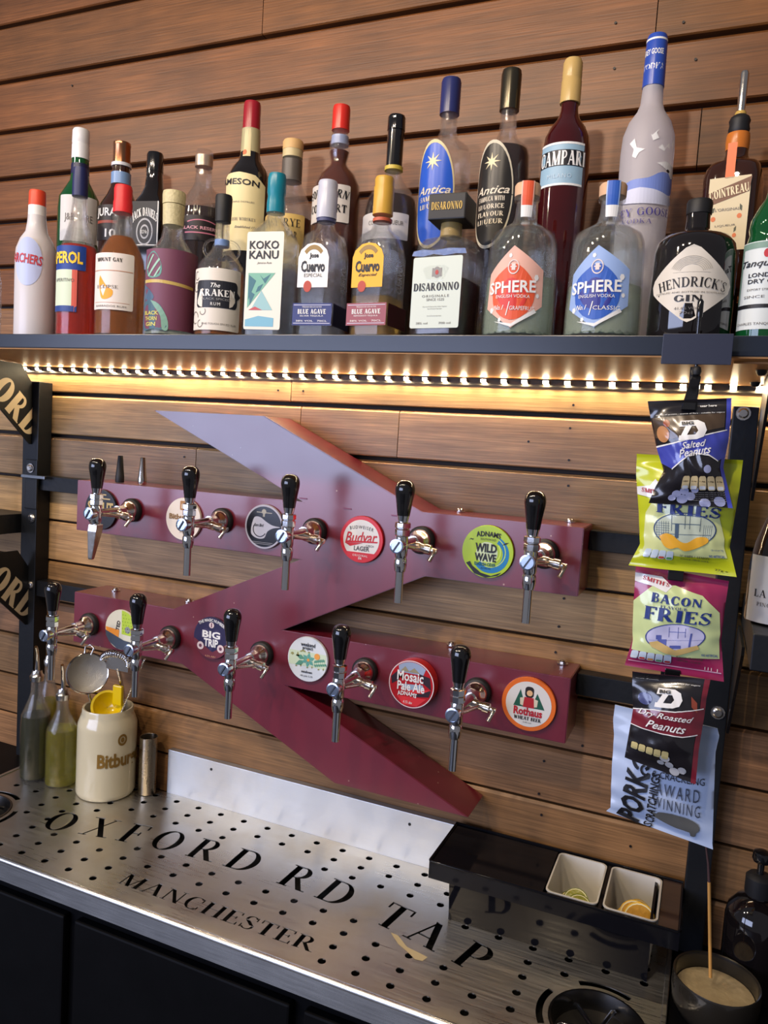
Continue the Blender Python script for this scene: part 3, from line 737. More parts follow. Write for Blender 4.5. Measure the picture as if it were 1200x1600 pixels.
lay('red_base', [[(-.8, -.55), (.8, -.55), (.6, -.78), (.2, -.97), (-.2, -.97), (-.6, -.78)]], S, REDB, b, .0008)
txt(b, S, 'BUDWEISER', 0, .45, 1.1, .14, paint(70, 70, 72), 'wide', arc=.08, d=.001)
txt(b, S, 'Budvar', 0, .1, 1.5, .46, paint(200, 30, 35), 'script', d=.001, rot=4)
lay('swash', [[(-.75, -.20), (.1, -.12), (.75, -.08), (.78, -.02), (0, -.05), (-.65, -.1)], [(-.75, -.2), (-.5, -.32), (.1, -.14)]], S, paint(200, 30, 35), b, .0009)
txt(b, S, 'CZECH', .42, -.24, .35, .09, paint(70, 70, 72), 'sans', d=.001); txt(b, S, 'LAGER', .05, -.38, .72, .2, paint(80, 75, 76), 'bold', d=.001)
txt(b, S, 'ORIGINAL', 0, -.68, .7, .09, WHITE, 'wide', d=.0014); txt(b, S, '5%', 0, -.80, .16, .09, WHITE, 'bold', d=.0014)
t, b, S = badge('black badge with grey rim and white abstract bird shape', (413, 823), .0425, rim=paint(176, 172, 180, .3), rimw=.09, face=paint(18, 17, 20, .2))
lay('bird_shape', [smoothprof([(-.62, .1), (-.5, .4), (-.2, .42), (.1, .25), (.45, .1), (.85, .05), (.5, -.02), (.2, -.2), (.05, -.5), (-.3, -.55), (-.62, -.4), (-.66, -.15), (-.62, .1)], 3)[:-1]], S, paint(186, 184, 190, .3), b, .0006)
lay('bird_hollow', [arcband(-.2, -.12, .32, .36, 150, 330, 14)], S, paint(18, 17, 20, .2), b, .001)
txt(b, S, 'Rare Bird', -.25, .06, .5, .14, INK, 'script', d=.0012)
lay('crest', [circle(-.02, .68, .12, 8), rect(-.4, .62, .4, .655), rect(-.07, .45, .03, .6)], S, paint(170, 165, 150), b, .0006)
lay('scroll', [rect(-.55, -.72, .5, -.70), rect(-.5, -.79, .45, -.77)], S, paint(150, 148, 150), b, .0006)
t, b, S = badge('cream lager badge with gold blackletter, partly behind a tap', (287, 811), .0425, face=paint(224, 210, 190, .3))
txt(b, S, 'Bitburger', -.05, .05, 1.5, .34, paint(135, 98, 40), 'black', d=.001)
lay('gold_mug', [rrect(-.2, .42, .16, .86, .06)], S, paint(168, 120, 60), b, .0006); lay('mug_head', [rrect(-.1, .5, .06, .72, .04)], S, paint(232, 220, 196), b, .0009)
txt(b, S, 'Premium', 0, -.32, .8, .12, paint(140, 125, 100), 'script', d=.001); txt(b, S, 'EST 1817', .1, -.62, .5, .07, paint(120, 105, 90), 'sans', d=.001)
t, b, S = badge('black stout badge with gold block letters behind the leftmost upper tap', (158, 796), .0425, face=paint(22, 19, 17, .3))
txt(b, S, 'STOUT', 0, .1, 1.62, .56, paint(196, 168, 105), 'black', d=.001); lay('gold_rule', [rect(-.6, .52, .6, .58), rect(-.35, .72, .35, .78)], S, paint(190, 165, 110), b, .0006)
t, b, S = badge('white badge with orange and lime halves above a slate band', (190, 984), .0425, face=paint(222, 218, 196, .3))
lay('lime_half', [[(.02, .98)] + [(math.sin(a) * .985, math.cos(a) * .985) for a in [q * .13 for q in range(1, 15)]] + [(.05, -.2)]], S, paint(178, 205, 60), b, .0005)
lay('orange_half', [[(-.97, .05), (-.1, -.02), (-.15, -.55), (-.72, -.6), (-.9, -.35)]], S, paint(240, 150, 50), b, .0006)
lay('slate_band', [[(-.97, -.12), (.2, -.5), (.98, -.55), (.75, -.75), (.2, -.97), (-.2, -.97), (-.7, -.7), (-.93, -.4)]], S, paint(70, 80, 95), b, .0008)
lay('dots', [circle(.1 + .16 * (k % 5) + .06 * ((k // 5) % 2), .78 - .17 * (k // 5), .028, 6) for k in range(30) if math.hypot(.1 + .16 * (k % 5), .78 - .17 * (k // 5)) < .85], S, paint(130, 160, 50), b, .0009)
lay('grey_dot', [circle(.42, .05, .17, 16)], S, paint(140, 145, 140), b, .0009)
txt(b, S, 'TED', -.18, .2, .5, .2, INK, 'bold', d=.001, rot=80)
PU = paint(48, 44, 78, .3)
t, b, S = badge('purple badge with white heart-shaped block lettering', (331, 997), .0425, face=PU)
lay('maroon_base', [[(-.95, -.1)] + [(math.cos(math.radians(a)) * .98, math.sin(math.radians(a)) * .98) for a in range(190, 352, 9)] + [(.95, -.1), (.1, -.65)]], S, paint(110, 40, 52), b, .0004)
lay('heart', [smoothprof([(0, .25), (.3, .45), (.58, .25), (.5, -.05), (.2, -.35), (.0, -.62), (-.2, -.35), (-.5, -.05), (-.58, .25), (-.3, .45), (0, .25)], 3)[:-1]], S, paint(58, 50, 88), b, .0006)
txt(b, S, 'BIG', 0, .17, 1.0, .34, WHITE, 'black', d=.001); txt(b, S, 'TRIP', 0, -.22, .8, .38, WHITE, 'black', d=.001)
txt(b, S, 'THE MAGIC NUMBER', 0, .62, 1.45, .14, WHITE, 'bold', arc=.24, d=.001)
for q in (circle(-.58, -.42, .19, 18), circle(.55, -.42, .19, 18), circle(0, .62, .14, 14)): lay('roundel', [q], S, paint(225, 205, 200), b, .0012)
lay('roundel_marks', [circle(-.58, -.42, .09, 6), circle(.55, -.42, .09, 6), rect(-.03, .52, .03, .72)], S, paint(110, 60, 80), b, .0015)
txt(b, S, '4.5% ABV', 0, -.86, .6, .08, paint(220, 160, 120), 'sans', d=.001)
PW = paint(218, 224, 226, .3)
t, b, S = badge('white badge with green leaves, teal flower and orange sun', (481, 1030), .0425, face=PW)
lay('pale_band', [rect(-.93, -.32, .93, .33)], S, paint(206, 222, 190), b, .0004)
pet = []
for q in range(6):
    a = q * PI / 3 + .4; c = Vector((0.05, -.02))
    d1 = Vector((math.cos(a), math.sin(a))); n1 = Vector((-d1.y, d1.x))
    pet.append([tuple(c), tuple(c + d1 * .18 + n1 * .09), tuple(c + d1 * .34), tuple(c + d1 * .18 - n1 * .09)])
lay('flower', pet, S, paint(95, 165, 150), b, .0008)
def leaf(cx, cy, L_, a, w_=.3):
    d1 = Vector((math.cos(math.radians(a)), math.sin(math.radians(a)))); n1 = Vector((-d1.y, d1.x)); c = Vector((cx, cy))
    return [tuple(c), tuple(c + d1 * L_ * .5 + n1 * L_ * w_), tuple(c + d1 * L_), tuple(c + d1 * L_ * .5 - n1 * L_ * w_)]
lay('leaves', [leaf(-.1, 0, .5, 165, .22), leaf(-.1, -.08, .55, 205, .22)] + [leaf(.35 + .1 * k, -.12 + .02 * k, .18, 60 + 10 * k) for k in range(6)] + [leaf(.35 + .1 * k, -.14 + .02 * k, .18, -50) for k in range(6)], S, paint(90, 150, 125), b, .0007)
lay('sprigs', [leaf(-.85 + .09 * k, .12 - .05 * (k % 2), .16, 40 + 50 * (k % 3)) for k in range(6)] + [leaf(-.4 + .1 * k, .3, .14, 20 + 40 * (k % 4)) for k in range(5)] + [leaf(-.6 + .28 * k, -.38, .13, 20 + 60 * (k % 2)) for k in range(6)], S, paint(150, 150, 90), b, .0007)
lay('sun', [circle(.48, .2, .14, 16), circle(.05, -.02, .07, 10)], S, paint(235, 160, 70), b, .001)
txt(b, S, 'weekend', 0, .66, .72, .18, paint(40, 45, 60), 'bold', d=.001); txt(b, S, 'project', 0, .48, .52, .19, paint(40, 45, 60), 'bold', d=.001)
txt(b, S, 'sundown', 0, -.56, .54, .12, paint(40, 45, 60), 'bold', d=.001); txt(b, S, 'idb pale 5.2%', 0, -.76, .62, .1, paint(40, 45, 60), 'sans', d=.001)
t, b, S = badge('thick white-rimmed red pale ale badge with white serif lettering', (643, 1069), .0425, rim=paint(226, 214, 212, .3), rimw=.05, face=paint(178, 28, 36, .25), th=.022, side=paint(205, 40, 32, .3))
lay('sky', [[(math.cos(math.radians(a)) * .93, math.sin(math.radians(a)) * .93) for a in range(50, 131, 8)] + [(-.55, .45), (.5, .45)]], S, paint(150, 165, 190), b, .0006)
lay('beach_huts', [[(-.5, .5), (-.3, .72), (-.1, .5)], [(-.15, .5), (.1, .7), (.35, .5)]], S, paint(150, 140, 110), b, .0008)
for q in [[(.3, .5), (.8, .4), (.88, -.1), (.55, .1)], [(-.9, .2), (-.6, .5), (-.55, .1), (-.85, -.1)], [(.0, -.35), (.88, -.12), (.8, -.4), (.3, -.48)]]: lay('dark_shape', [q], S, paint(40, 16, 26), b, .0007)
lay('boats', [[(-.6, -.05), (.5, .05), (.62, -.18), (.0, -.26)]], S, paint(150, 170, 190), b, .0008)
lay('red_boats', [[(-.2, -.26), (.85, -.1), (.5, -.3), (.1, -.36)], [(-.6, -.55), (.7, -.5), (.3, -.88), (-.3, -.88)]], S, paint(215, 40, 45), b, .0009)
txt(b, S, 'Mosaic', -.05, .32, 1.15, .42, WHITE, 'bold', d=.0012); txt(b, S, 'Pale Ale', 0, -.1, 1.2, .38, WHITE, 'bold', d=.0012)
txt(b, S, 'ADNAMS', -.15, -.45, .85, .18, WHITE, 'bold', arc=.05, d=.0012); txt(b, S, '4.1% abv', -.1, -.76, .4, .12, WHITE, 'sans', d=.0012)
t, b, S = badge('white wheat beer badge with a broad orange rim', (826, 1100), .0455, rim=paint(226, 112, 45, .25), rimw=.16, face=paint(222, 220, 216, .25))
lay('fir_trees', [[(-.55, -.12), (-.32, .52), (-.1, -.12)], [(.1, -.12), (.3, .45), (.6, -.12)]], S, paint(30, 90, 70), b, .0006)
lay('figure_hair', [rrect(-.15, .25, .17, .66, .12)], S, paint(35, 25, 25), b, .0008); lay('figure_face', [circle(.02, .42, .11, 14)], S, paint(225, 180, 130), b, .001)
lay('figure_arms', [[(-.32, .2), (-.1, .26), (-.08, -.1), (-.3, -.05)], [(.12, .26), (.34, .2), (.32, -.05), (.1, -.1)]], S, paint(215, 205, 180), b, .001)
lay('figure_dress', [[(-.16, .26), (.18, .26), (.22, -.12), (-.2, -.12)]], S, paint(175, 30, 40), b, .0011)
txt(b, S, 'Rothaus', 0, -.28, 1.05, .3, paint(185, 25, 40), 'black', d=.0012); txt(b, S, 'WHEAT BEER', 0, -.53, 1.0, .13, INK, 'serifbold', d=.0012)
txt(b, S, '5.4% vol', 0, -.68, .3, .05, paint(90, 90, 90), 'sans', d=.0012)
# ================================================================== BOTTLES
def thin(name, col, a, rough=.0):
    return mat(name, col, rough, trans=.94, alpha=a, spec=.5, coat=.5)
GL = thin('clear_glass', (.97, .99, .97), .26)
GLG = thin('greenish_clear_glass', (.84, .95, .90), .34)
GREEN = mat('green_glass', (.006, .10, .025), .03, trans=.35, coat=.6)
DKGLASS = mat('dark_glass', (.008, .006, .006), .05, coat=.8)
BROWNG = mat('brown_glass', (.045, .012, .005), .04, trans=.3, coat=.8)
FROST = mat('frosted_white_glass', srgb(205, 200, 200), .35, coat=.15)
FROST2 = mat('frosted_clear_glass', srgb(222, 216, 218), .5, trans=.5, alpha=.93)
AMBER = mat('amber_spirit', (.62, .17, .006), .02, trans=.7, alpha=.80)
ORANGE = mat('orange_spirit', (.85, .03, .006), .02, trans=.7, alpha=.9)
GOLDL = mat('gold_spirit', (.70, .38, .05), .02, trans=.8, alpha=.75)
CLEARL = mat('clear_spirit', (.86, .92, .88), .0, trans=.9, alpha=.16, ior=1.33)
PALEL = mat('pale_spirit', (.60, .68, .52), .05, trans=.45, alpha=.62, ior=1.33)
DARKL = mat('dark_spirit', (.020, .006, .004), .04, coat=.6)
RUBY = mat('ruby_bitter', (.045, .003, .004), .04, coat=.8)
DEEP = mat('deep_amber_spirit', (.12, .02, .005), .03, trans=.4, coat=.5)
YF_, YB_ = -.262, -.135
class Bot:
    def __init__(s, label, ax, prof, m, row='F', cap=(), fill=None, liq=None, sq=None, name='spirit_bottle', base=None, cat='bottle', group=None, seg=36, y=None, wall=.0022, round_above=None):
        s.y = y if y is not None else (YF_ if row == 'F' else YB_); s.base = ZS if base is None else base
        px, py = ax; x = 0.
        for _ in range(4): x = xcol(s.y, zrow(x, s.y, py), px)
        s.x = float(x); s.phc = math.atan2(-s.x, 1.35 + s.y)
        s.t = thing(name, label, cat, (s.x, s.y, s.base), 0, group)
        s.sq = None
        if sq:
            fl, fr, sr, py = sq[:4]
            d = math.atan2(sr - fr, fr - fl); z = zrow(s.x, s.y, py)
            s.a = rad(s.x, s.y, z, (fr - fl) / 2) / math.cos(d) ; s.phn = s.phc - d
            s.sq = (sq[4] if len(sq) > 4 else 7, 1, 1, s.phn); s.fl, s.fr = fl, fr
        P = []
        for q in prof:
            z = max(0., s.z(q[1])) if q is not prof[0] else 0.
            r = rad(s.x, s.y, s.base + z, q[0])
            if s.sq: r = s.a * (q[0] / prof[0][0]) if q[0] >= prof[0][0] * .9 else r
            P.append((r, z) + (tuple(q[2:3]) if s.sq else ()))
        if s.sq:
            P = [(p[0], p[1], (p[2] if len(p) > 2 else 1.)) for p in P]
        s.P = P; s.m = m
        e = .004
        first = [(P[0][0] * .88, 0) + P[0][2:], (P[0][0] * .975, .0015) + P[0][2:], (P[0][0], .0045) + P[0][2:]]
        outer = first + [p for p in P[1:] if p[1] > .006]
        if fill is not None or m in (GL, GLG):
            inner = [(max(p[0] - wall, .002), max(p[1], .006)) + p[2:] for p in outer[2:]][::-1]
            top = [(outer[-1][0] - wall * .5, outer[-1][1] + .0003) + outer[-1][2:]]
            v, f = lathe([(1e-5, 0) + P[0][2:]] + outer + top + inner + [(1e-5, .006) + P[0][2:]], seg, False, s.sq)
        else:
            v, f = lathe(outer, seg, True, s.sq)
        obj('glass', v, f, m, s.t, smooth=45)
        if fill is not None:
            fz = s.z(fill); L_ = [p for p in outer[2:] if p[1] < fz - .001]
            k = next((i for i, p in enumerate(outer) if p[1] >= fz), len(outer) - 1)
            a, b = outer[k - 1], outer[k]; u = (fz - a[1]) / max(1e-6, b[1] - a[1])
            L_ = L_ + [(a[0] + (b[0] - a[0]) * u, fz) + ((a[2] + (b[2] - a[2]) * u,) if s.sq else ())]
            L_ = [(max(p[0] - wall + .0002, .002), max(p[1], .0065)) + p[2:] for p in L_]
            v, f = lathe(L_, seg, True, s.sq); obj('liquid', v, f, liq, s.t, smooth=45)
        for c in cap:
            nm, cp, cm = c[:3]
            v, f = lathe([(rad(s.x, s.y, s.base + s.z(q[1]), q[0]), s.z(q[1])) for q in cp], 28)
            obj(nm, v, f, cm, s.t, smooth=40)
    def z(s, py): return float(zrow(s.x, s.y, py)) - s.base
    def px_at(s, py):
        v = RC @ (np.array([s.x, s.y, s.base + s.z(py)]) - CAMP); return 600 + FPX * v[0] / v[2]
    def R(s, z):
        P = s.P
        for a, b in zip(P[:-1], P[1:]):
            if a[1] <= z <= b[1] and b[1] > a[1]: return a[0] + (b[0] - a[0]) * (z - a[1]) / (b[1] - a[1])
        return P[-1][0] if z > P[-1][1] else P[0][0]
    def surf(s, l, r, top, bot, follow=False):
        pm = (top + bot) / 2; zt, zb = s.z(top), max(.003, s.z(bot)); zm = (zt + zb) / 2
        if s.sq:
            z = s.base + zm
            k = 2 * s.a / (s.fr - s.fl)
            x0 = (l - s.fl) * k - s.a; x1 = (r - s.fl) * k - s.a
            n_ = Vector((math.sin(s.phn), -math.cos(s.phn))); t_ = Vector((math.cos(s.phn), math.sin(s.phn)))
            def S(u, v, d):
                p = n_ * (s.a + .0003 + d) + t_ * (x0 + (x1 - x0) * u); return (p.x, p.y, zb + (zt - zb) * v)
            S.asp = (x1 - x0) / (zt - zb); S.step = None
            return S
        R = s.R(zm) if follow else max(s.R(zb + (zt - zb) * q / 8) for q in range(9)); c = s.px_at(pm); sc_ = s.R(zm) / (rad(s.x, s.y, s.base + zm, 1.) or 1)     # radius in pixels
        cl = lambda q: max(-.999, min(.999, q))
        p0 = s.phc + math.asin(cl((l - c) / sc_)); p1 = s.phc + math.asin(cl((r - c) / sc_))
        def S(u, v, d):
            ph = p0 + (p1 - p0) * u; z = zb + (zt - zb) * v; q = (s.R(z) if follow else R) + .0004 + d
            return (q * math.sin(ph), -q * math.cos(ph), z)
        S.asp = R * (p1 - p0) / (zt - zb); S.step = (max(.03, min(.5, .13 / abs(p1 - p0))), .2 if follow else .34)
        return S
    def label(s, l, r, top, bot, m, poly=None, follow=False, name='label'):
        S = s.surf(l, r, top, bot, follow)
        b = lay(name, [poly or rrect(0, 0, 1, 1, .04, .03)], S, m, s.t, 0, S.step)
        b.data.polygons.foreach_set('use_smooth', [True] * len(b.data.polygons))
        return Lab(b, S)
class Lab:
    def __init__(s, b, S): s.b = b; s.S = S
    def poly(s, name, polys, m, d=.0003, step=None):
        return lay(name, polys, s.S, m, s.b, d, s.S.step)
    def text(s, t, cx, cy, w_, h_, m=INK, st='sans', **k):
        k.setdefault('d', .0007); return letter(t, s.S, cx, cy, w_, h_, m, s.b, st, asp=s.S.asp, **k)
TINY = paint(110, 105, 100)
G1 = None
# ---- front row, left to right
b = Bot('frosted white bottle with orange-red cap, leftmost of the front row', (55.5, 450), [(33, 521), (33, 500), (33.3, 405), (32, 392), (26, 376), (18, 364), (15.5, 350), (14.5, 338)], FROST,
        cap=[('neck_band', [(14.5, 345), (14.2, 323)], WHITE), ('cap', [(14, 323), (13.6, 302), (12.5, 299)], paint(226, 72, 42))])
l = b.label(26, 66, 378, 452, mat('lilac_print', srgb(186, 196, 228), .3), circle(.5, .5, .5, 28))
l.text('ARCHERS', .42, .56, 1.15, .2, paint(190, 50, 60), 'bold', rot=-6)
b = Bot('clear bottle of red-orange aperitif with dark blue cap and blue label', (121, 450), [(33, 521), (33.5, 480), (33, 410), (30, 392), (22, 372), (14.5, 345), (12, 318), (11.5, 306)], GL, fill=386, liq=ORANGE,
        cap=[('cap', [(12.5, 308), (12.5, 285), (11.8, 268), (11, 263)], paint(28, 36, 84))])
l = b.label(88, 134, 391, 428, paint(26, 62, 140)); l.text('APEROL', .42, .5, 1.0, .5, paint(245, 200, 50), 'black')
l = b.label(88, 120, 428, 492, paint(206, 218, 190)); l.text('APERITIVO', .5, .75, .8, .08, TINY); l.poly('red_stripe', [rect(.82, 0, 1, 1)], paint(214, 96, 80)); l.poly('blue_foot', [rect(0, 0, 1, .14)], paint(40, 66, 130))
b = Bot('amber rum bottle with bright red cap and off-white label', (188, 450), [(39, 521), (39.5, 480), (39.5, 425), (37, 405), (28, 385), (18, 370), (15.5, 350), (15, 332)], GL, fill=372, liq=AMBER,
        cap=[('cap', [(15.5, 334), (15.3, 318), (14.4, 314), (14.6, 296), (13, 291)], paint(214, 38, 44))])
l = b.label(149.5, 208, 404, 490, paint(226, 216, 206)); l.text('MOUNT GAY', .45, .88, .6, .07, INK, 'serifbold'); l.poly('rule', [rect(.02, .68, .98, .695), rect(.08, .12, .92, .128)], paint(190, 140, 110))
l.poly('island_shape', [smoothprof([(.25, .6), (.34, .5), (.44, .4), (.56, .34), (.55, .24), (.42, .18), (.3, .2), (.25, .34), (.22, .5), (.25, .6)], 3)[:-1]], paint(236, 160, 30)); l.text('ECLIPSE', .42, .4, .5, .06, TINY, 'serif')
l.text('BARBADOS RUM', .5, .06, .7, .035, TINY)
BANDC = mat('embossed_cream_wrap', srgb(196, 184, 140), .45, bump=(240, .5, .25))
b = Bot('bottle in plum wrap with teal plant, gold band and embossed cream cap', (267, 450), [(40, 521), (40.5, 480), (40.5, 415), (38, 402), (29, 388), (19, 375), (16, 362), (15.5, 352)], GL, fill=398, liq=PALEL,
        cap=[('neck_wrap', [(16.5, 354), (17.5, 322)], BANDC), ('cap', [(18, 321), (18.5, 306), (17.5, 301), (14, 300)], BANDC)])
PLUM = paint(112, 62, 84, .5)
l = b.label(228, 307, 398, 520, PLUM, rect(0, 0, 1, 1))
l.poly('gold_band', [[(0, .58), (.3, .575), (.7, .54), (.82, .535), (.82, .57), (.7, .58), (.3, .615), (0, .62)]], paint(196, 170, 96, .3))
l.poly('teal_leaf', [smoothprof([(.06, .9), (.2, .97), (.32, .8), (.3, .66), (.14, .64), (.05, .72), (.06, .9)], 3)[:-1]], paint(88, 142, 130))
l.poly('leaf_veins', [[(.08, .66), (.12, .66), (.3, .86), (.28, .88)], [(.05, .76), (.08, .75), (.2, .92), (.18, .93)], [(.2, .65), (.23, .65), (.31, .76), (.3, .78)]], paint(150, 190, 168), .0005)
l.poly('blue_bird', [smoothprof([(.0, .56), (.12, .5), (.22, .4), (.14, .34), (.04, .38), (.0, .3), (.0, .56)], 3)[:-1]], paint(70, 96, 120))
l.poly('dark_plant', [smoothprof([(.0, .34), (.16, .36), (.32, .3), (.42, .14), (.42, .0), (.2, .0), (.0, .0), (.0, .34)], 3)[:-1]], paint(66, 98, 112)); l.poly('plant_rim', [smoothprof([(.16, .36), (.3, .31), (.42, .15), (.44, .0), (.36, .0), (.33, .16), (.24, .27), (.16, .36)], 3)[:-1]], paint(120, 160, 140), .0005)
for k, s_ in enumerate(('BLACK', 'THORN', 'GIN')): l.text(s_, .17, .2 - .07 * k, .26 - .04 * k, .05, paint(206, 196, 96), 'bold')
b = Bot('squat rum bottle with two neck loops, black cap and cream squid label', (344, 450), [(38, 521), (38.5, 480), (38, 432), (36, 418), (26, 403), (17, 392), (12, 380), (11, 360), (11, 345)], GL, fill=427, liq=AMBER,
        cap=[('cap', [(12.5, 348), (13, 335), (13.5, 310), (12.5, 306)], BLKRUB), ('neck_label', [(11.6, 386), (11.6, 376)], paint(110, 140, 190))])
for sgn in (-1, 1):
    zc = b.z(391); r_ = rad(b.x, b.y, ZS + zc, 1)
    cpt = [(sgn * (12 + 16 * math.sin(a)) * r_, 0, zc + 15 * math.cos(a) * r_) for a in [q * PI / 8 for q in range(0, 9)]]
    M = Matrix.Rotation(b.phc, 3, 'Z')
    MB().tube([M @ Vector(q) for q in cpt], .0026, 8).make('neck_loop', GL, b.t, smooth=60)
l = b.label(305, 374, 427, 521, paint(222, 214, 200))
l.poly('black_plaque', [rrect(.14, .36, .92, .80, .06, .08), [(.9, .5), (1., .58), (.9, .66)]], paint(32, 34, 42), .0003)
l.text('The', .52, .72, .16, .07, WHITE, 'script', d=.001); l.text('KRAKEN', .55, .60, .62, .11, WHITE, 'serifbold', d=.001); l.text('BLACK SPICED', .53, .50, .5, .035, paint(150, 150, 150), d=.001); l.text('RUM', .53, .42, .16, .05, WHITE, 'wide', d=.001)
l.poly('tentacles', [arcband(.12, .88, .06, .075, 60, 330), arcband(.1, .7, .07, .085, 30, 330), arcband(.1, .2, .09, .105, 0, 300), arcband(.3, .3, .05, .065, 180, 400), arcband(.25, .1, .05, .065, 90, 380)], paint(120, 112, 104))
l.text('ONE TOUCH SPICED RUM', .6, .1, .62, .03, TINY)
TEAL = paint(20, 124, 142, .3)
KW = paint(226, 222, 206)
b = Bot('square clear bottle with teal cap and white palm tree label', (425, 450), [(42, 521), (42, 400), (42, 376), (38, 366, .9), (26, 358, .3), (15, 346, 0), (12.5, 334, 0), (12.3, 328, 0)], GLG, fill=396, liq=CLEARL, sq=(383, 441, 468, 500, 9),
        cap=[('cap', [(14.5, 334), (14.5, 318), (13.4, 308), (14.6, 302), (14.6, 280), (13, 273)], TEAL)])
l = b.label(384.5, 440, 371, 520, KW)
l.text('KOKO', .48, .865, .8, .085, INK, 'bold'); l.text('KANU', .48, .765, .8, .085, INK, 'bold'); l.text('Jamaica Rum', .5, .68, .4, .025, TINY, 'script')
l.poly('palm_panel', [[(.08, .58), (.82, .58), (.08, .22)]], paint(120, 176, 152)); l.poly('palm_fronds', [[(.1, .3), (.3, .5), (.1, .56)], [(.4, .56), (.55, .47), (.7, .57), (.5, .52)], [(.15, .25), (.28, .36), (.12, .4)], [(.3, .38), (.42, .4), (.5, .47), (.36, .44)]], paint(60, 110, 120), .0005)
l.poly('beach_panel', [[(.18, .2), (.78, .2), (.46, .4)]], paint(150, 190, 190)); l.poly('red_foot', [[(.12, .2), (.5, .2), (.3, .235)]], paint(190, 80, 80), .0006); l.poly('sea', [[(.04, .03), (.82, .03), (.82, .12), (.4, .14), (.04, .10)]], paint(120, 176, 196))
def cuervo(label, ax, fl, fr, sr, capm, dx, lw, lab2, text2, fillm, fillpx, espe, bodyglass=GL, yoff=0):
    b = Bot(label, ax, [(43, 521), (43, 430), (43, 402), (40, 386, .8), (30, 371, .3), (17, 361, 0), (13.5, 352, 0), (13, 344, 0)], bodyglass, fill=fillpx, liq=fillm, sq=(fl, fr, sr, 480, 5),
            cap=[('neck_ring', [(15, 348), (15, 343)], paint(70, 74, 110) if lw is WHITE else paint(190, 90, 60)), ('cap', [(16, 343 + yoff), (16, 300 + yoff), (14.8, 297 + yoff), (15.4, 288 + yoff), (14, 284 + yoff)], capm)])
    W_ = fr - fl
    l = b.label(fl + 5, fr - 9, 388, 456, lw, rect(0, 0, 1, .62) + [(.97, .8), (.8, .95), (.5, 1), (.2, .95), (.03, .8)][0:0] + [] if False else [(0, 0), (1, 0), (1, .68), (.92, .84), (.72, .97), (.5, 1), (.28, .97), (.08, .84), (0, .68)])
    l.poly('bronze_arch', [arcband(.5, .55, .3, .4, 40, 140)], paint(150, 120, 60)); l.text('Jose', .52, .70, .3, .14, INK, 'black'); l.text('Cuervo', .5, .47, .78, .26, INK, 'black', rot=0)
    l.text(espe, .52, .27, .6, .08, TINY if lw is WHITE else INK, 'sans' if lw is WHITE else 'script'); l.poly('wax_seal', [circle(.35, .02, .13, 18)], paint(180, 66, 40), .0008)
    m2 = b.label(fl, fr - .5, 480, 514, lab2, rect(0, 0, 1, 1), name='base_label')
    m2.text('BLUE AGAVE', .5, .62, .72, .22, WHITE, 'serifbold'); m2.text('TEQUILA DE LOS ALTOS', .5, .82, .5, .08, WHITE); m2.text(text2, .5, .42, .6, .08, WHITE); m2.poly('border', [rect(.03, .9, .97, .93), rect(.03, .08, .97, .11)], paint(200, 200, 215)); m2.text('38% VOL   70CL', .5, .2, .8, .08, WHITE)
    # the base label runs round the right-hand side, shade mixed into its colour
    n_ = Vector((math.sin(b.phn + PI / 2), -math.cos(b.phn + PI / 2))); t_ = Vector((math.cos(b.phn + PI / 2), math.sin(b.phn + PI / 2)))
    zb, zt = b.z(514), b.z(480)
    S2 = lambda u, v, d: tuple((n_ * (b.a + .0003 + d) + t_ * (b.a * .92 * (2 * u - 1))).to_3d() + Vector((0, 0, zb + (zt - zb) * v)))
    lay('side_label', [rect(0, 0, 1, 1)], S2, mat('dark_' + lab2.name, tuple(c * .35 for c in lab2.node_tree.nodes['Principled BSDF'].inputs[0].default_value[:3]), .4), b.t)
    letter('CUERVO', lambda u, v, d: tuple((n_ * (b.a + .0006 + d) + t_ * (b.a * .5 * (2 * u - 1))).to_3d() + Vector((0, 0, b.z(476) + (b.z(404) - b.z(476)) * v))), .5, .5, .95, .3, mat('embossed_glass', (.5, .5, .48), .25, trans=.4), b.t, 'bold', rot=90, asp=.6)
    return b
cuervo('square clear tequila bottle with silver-white cap and blue base label', (504, 450), 462, 522, 550, paint(186, 188, 200, .3), 0, WHITE, paint(42, 52, 110), 'SILVER TEQUILA', CLEARL, 400, 'ESPECIAL')
cuervo('square tequila bottle with yellow cap, yellow label and rose base label', (591, 450), 547, 608, 640, paint(206, 160, 62, .35), 0, paint(240, 176, 30), paint(150, 76, 84), 'REPOSADO TEQUILA', GOLDL, 468, 'Especial', yoff=-6)
b = Bot('square amaretto bottle with black block cap and pale label', (699, 450), [(56, 521), (56.5, 430), (56, 408), (52, 392, .9), (40, 381, .4), (22, 374, 0), (18, 370, 0), (17.5, 362, 0)], GL, fill=444, liq=DARKL, sq=(637, 719, 757, 480, 6),
        cap=[('gold_collar', [(17, 372), (16.5, 350)], paint(160, 136, 84, .25))])
zc = b.z(351); hh = b.z(310) - zc; r_ = rad(b.x, b.y, ZS + zc, 1)
mb = MB().box(-30 * r_, 30 * r_, -30 * r_, 30 * r_, zc, zc + hh * .98); M = Matrix.Rotation(b.phn + .12, 4, 'Z'); mb.v = [tuple(M @ Vector(q)) for q in mb.v]
capo = mb.make('block_cap', mat('black_cap_plastic', (.012, .011, .011), .4), b.t, bevel=.002)
Sc = lambda u, v, d: tuple(M @ Vector((30 * r_ * (2 * u - 1), -30 * r_ - .0002 - d, zc + hh * v)))
letter('DISARONNO', Sc, .5, .5, .82, .3, paint(206, 170, 84, .3), capo, 'serifbold')
l = b.label(643, 717, 412, 520, paint(206, 214, 200))
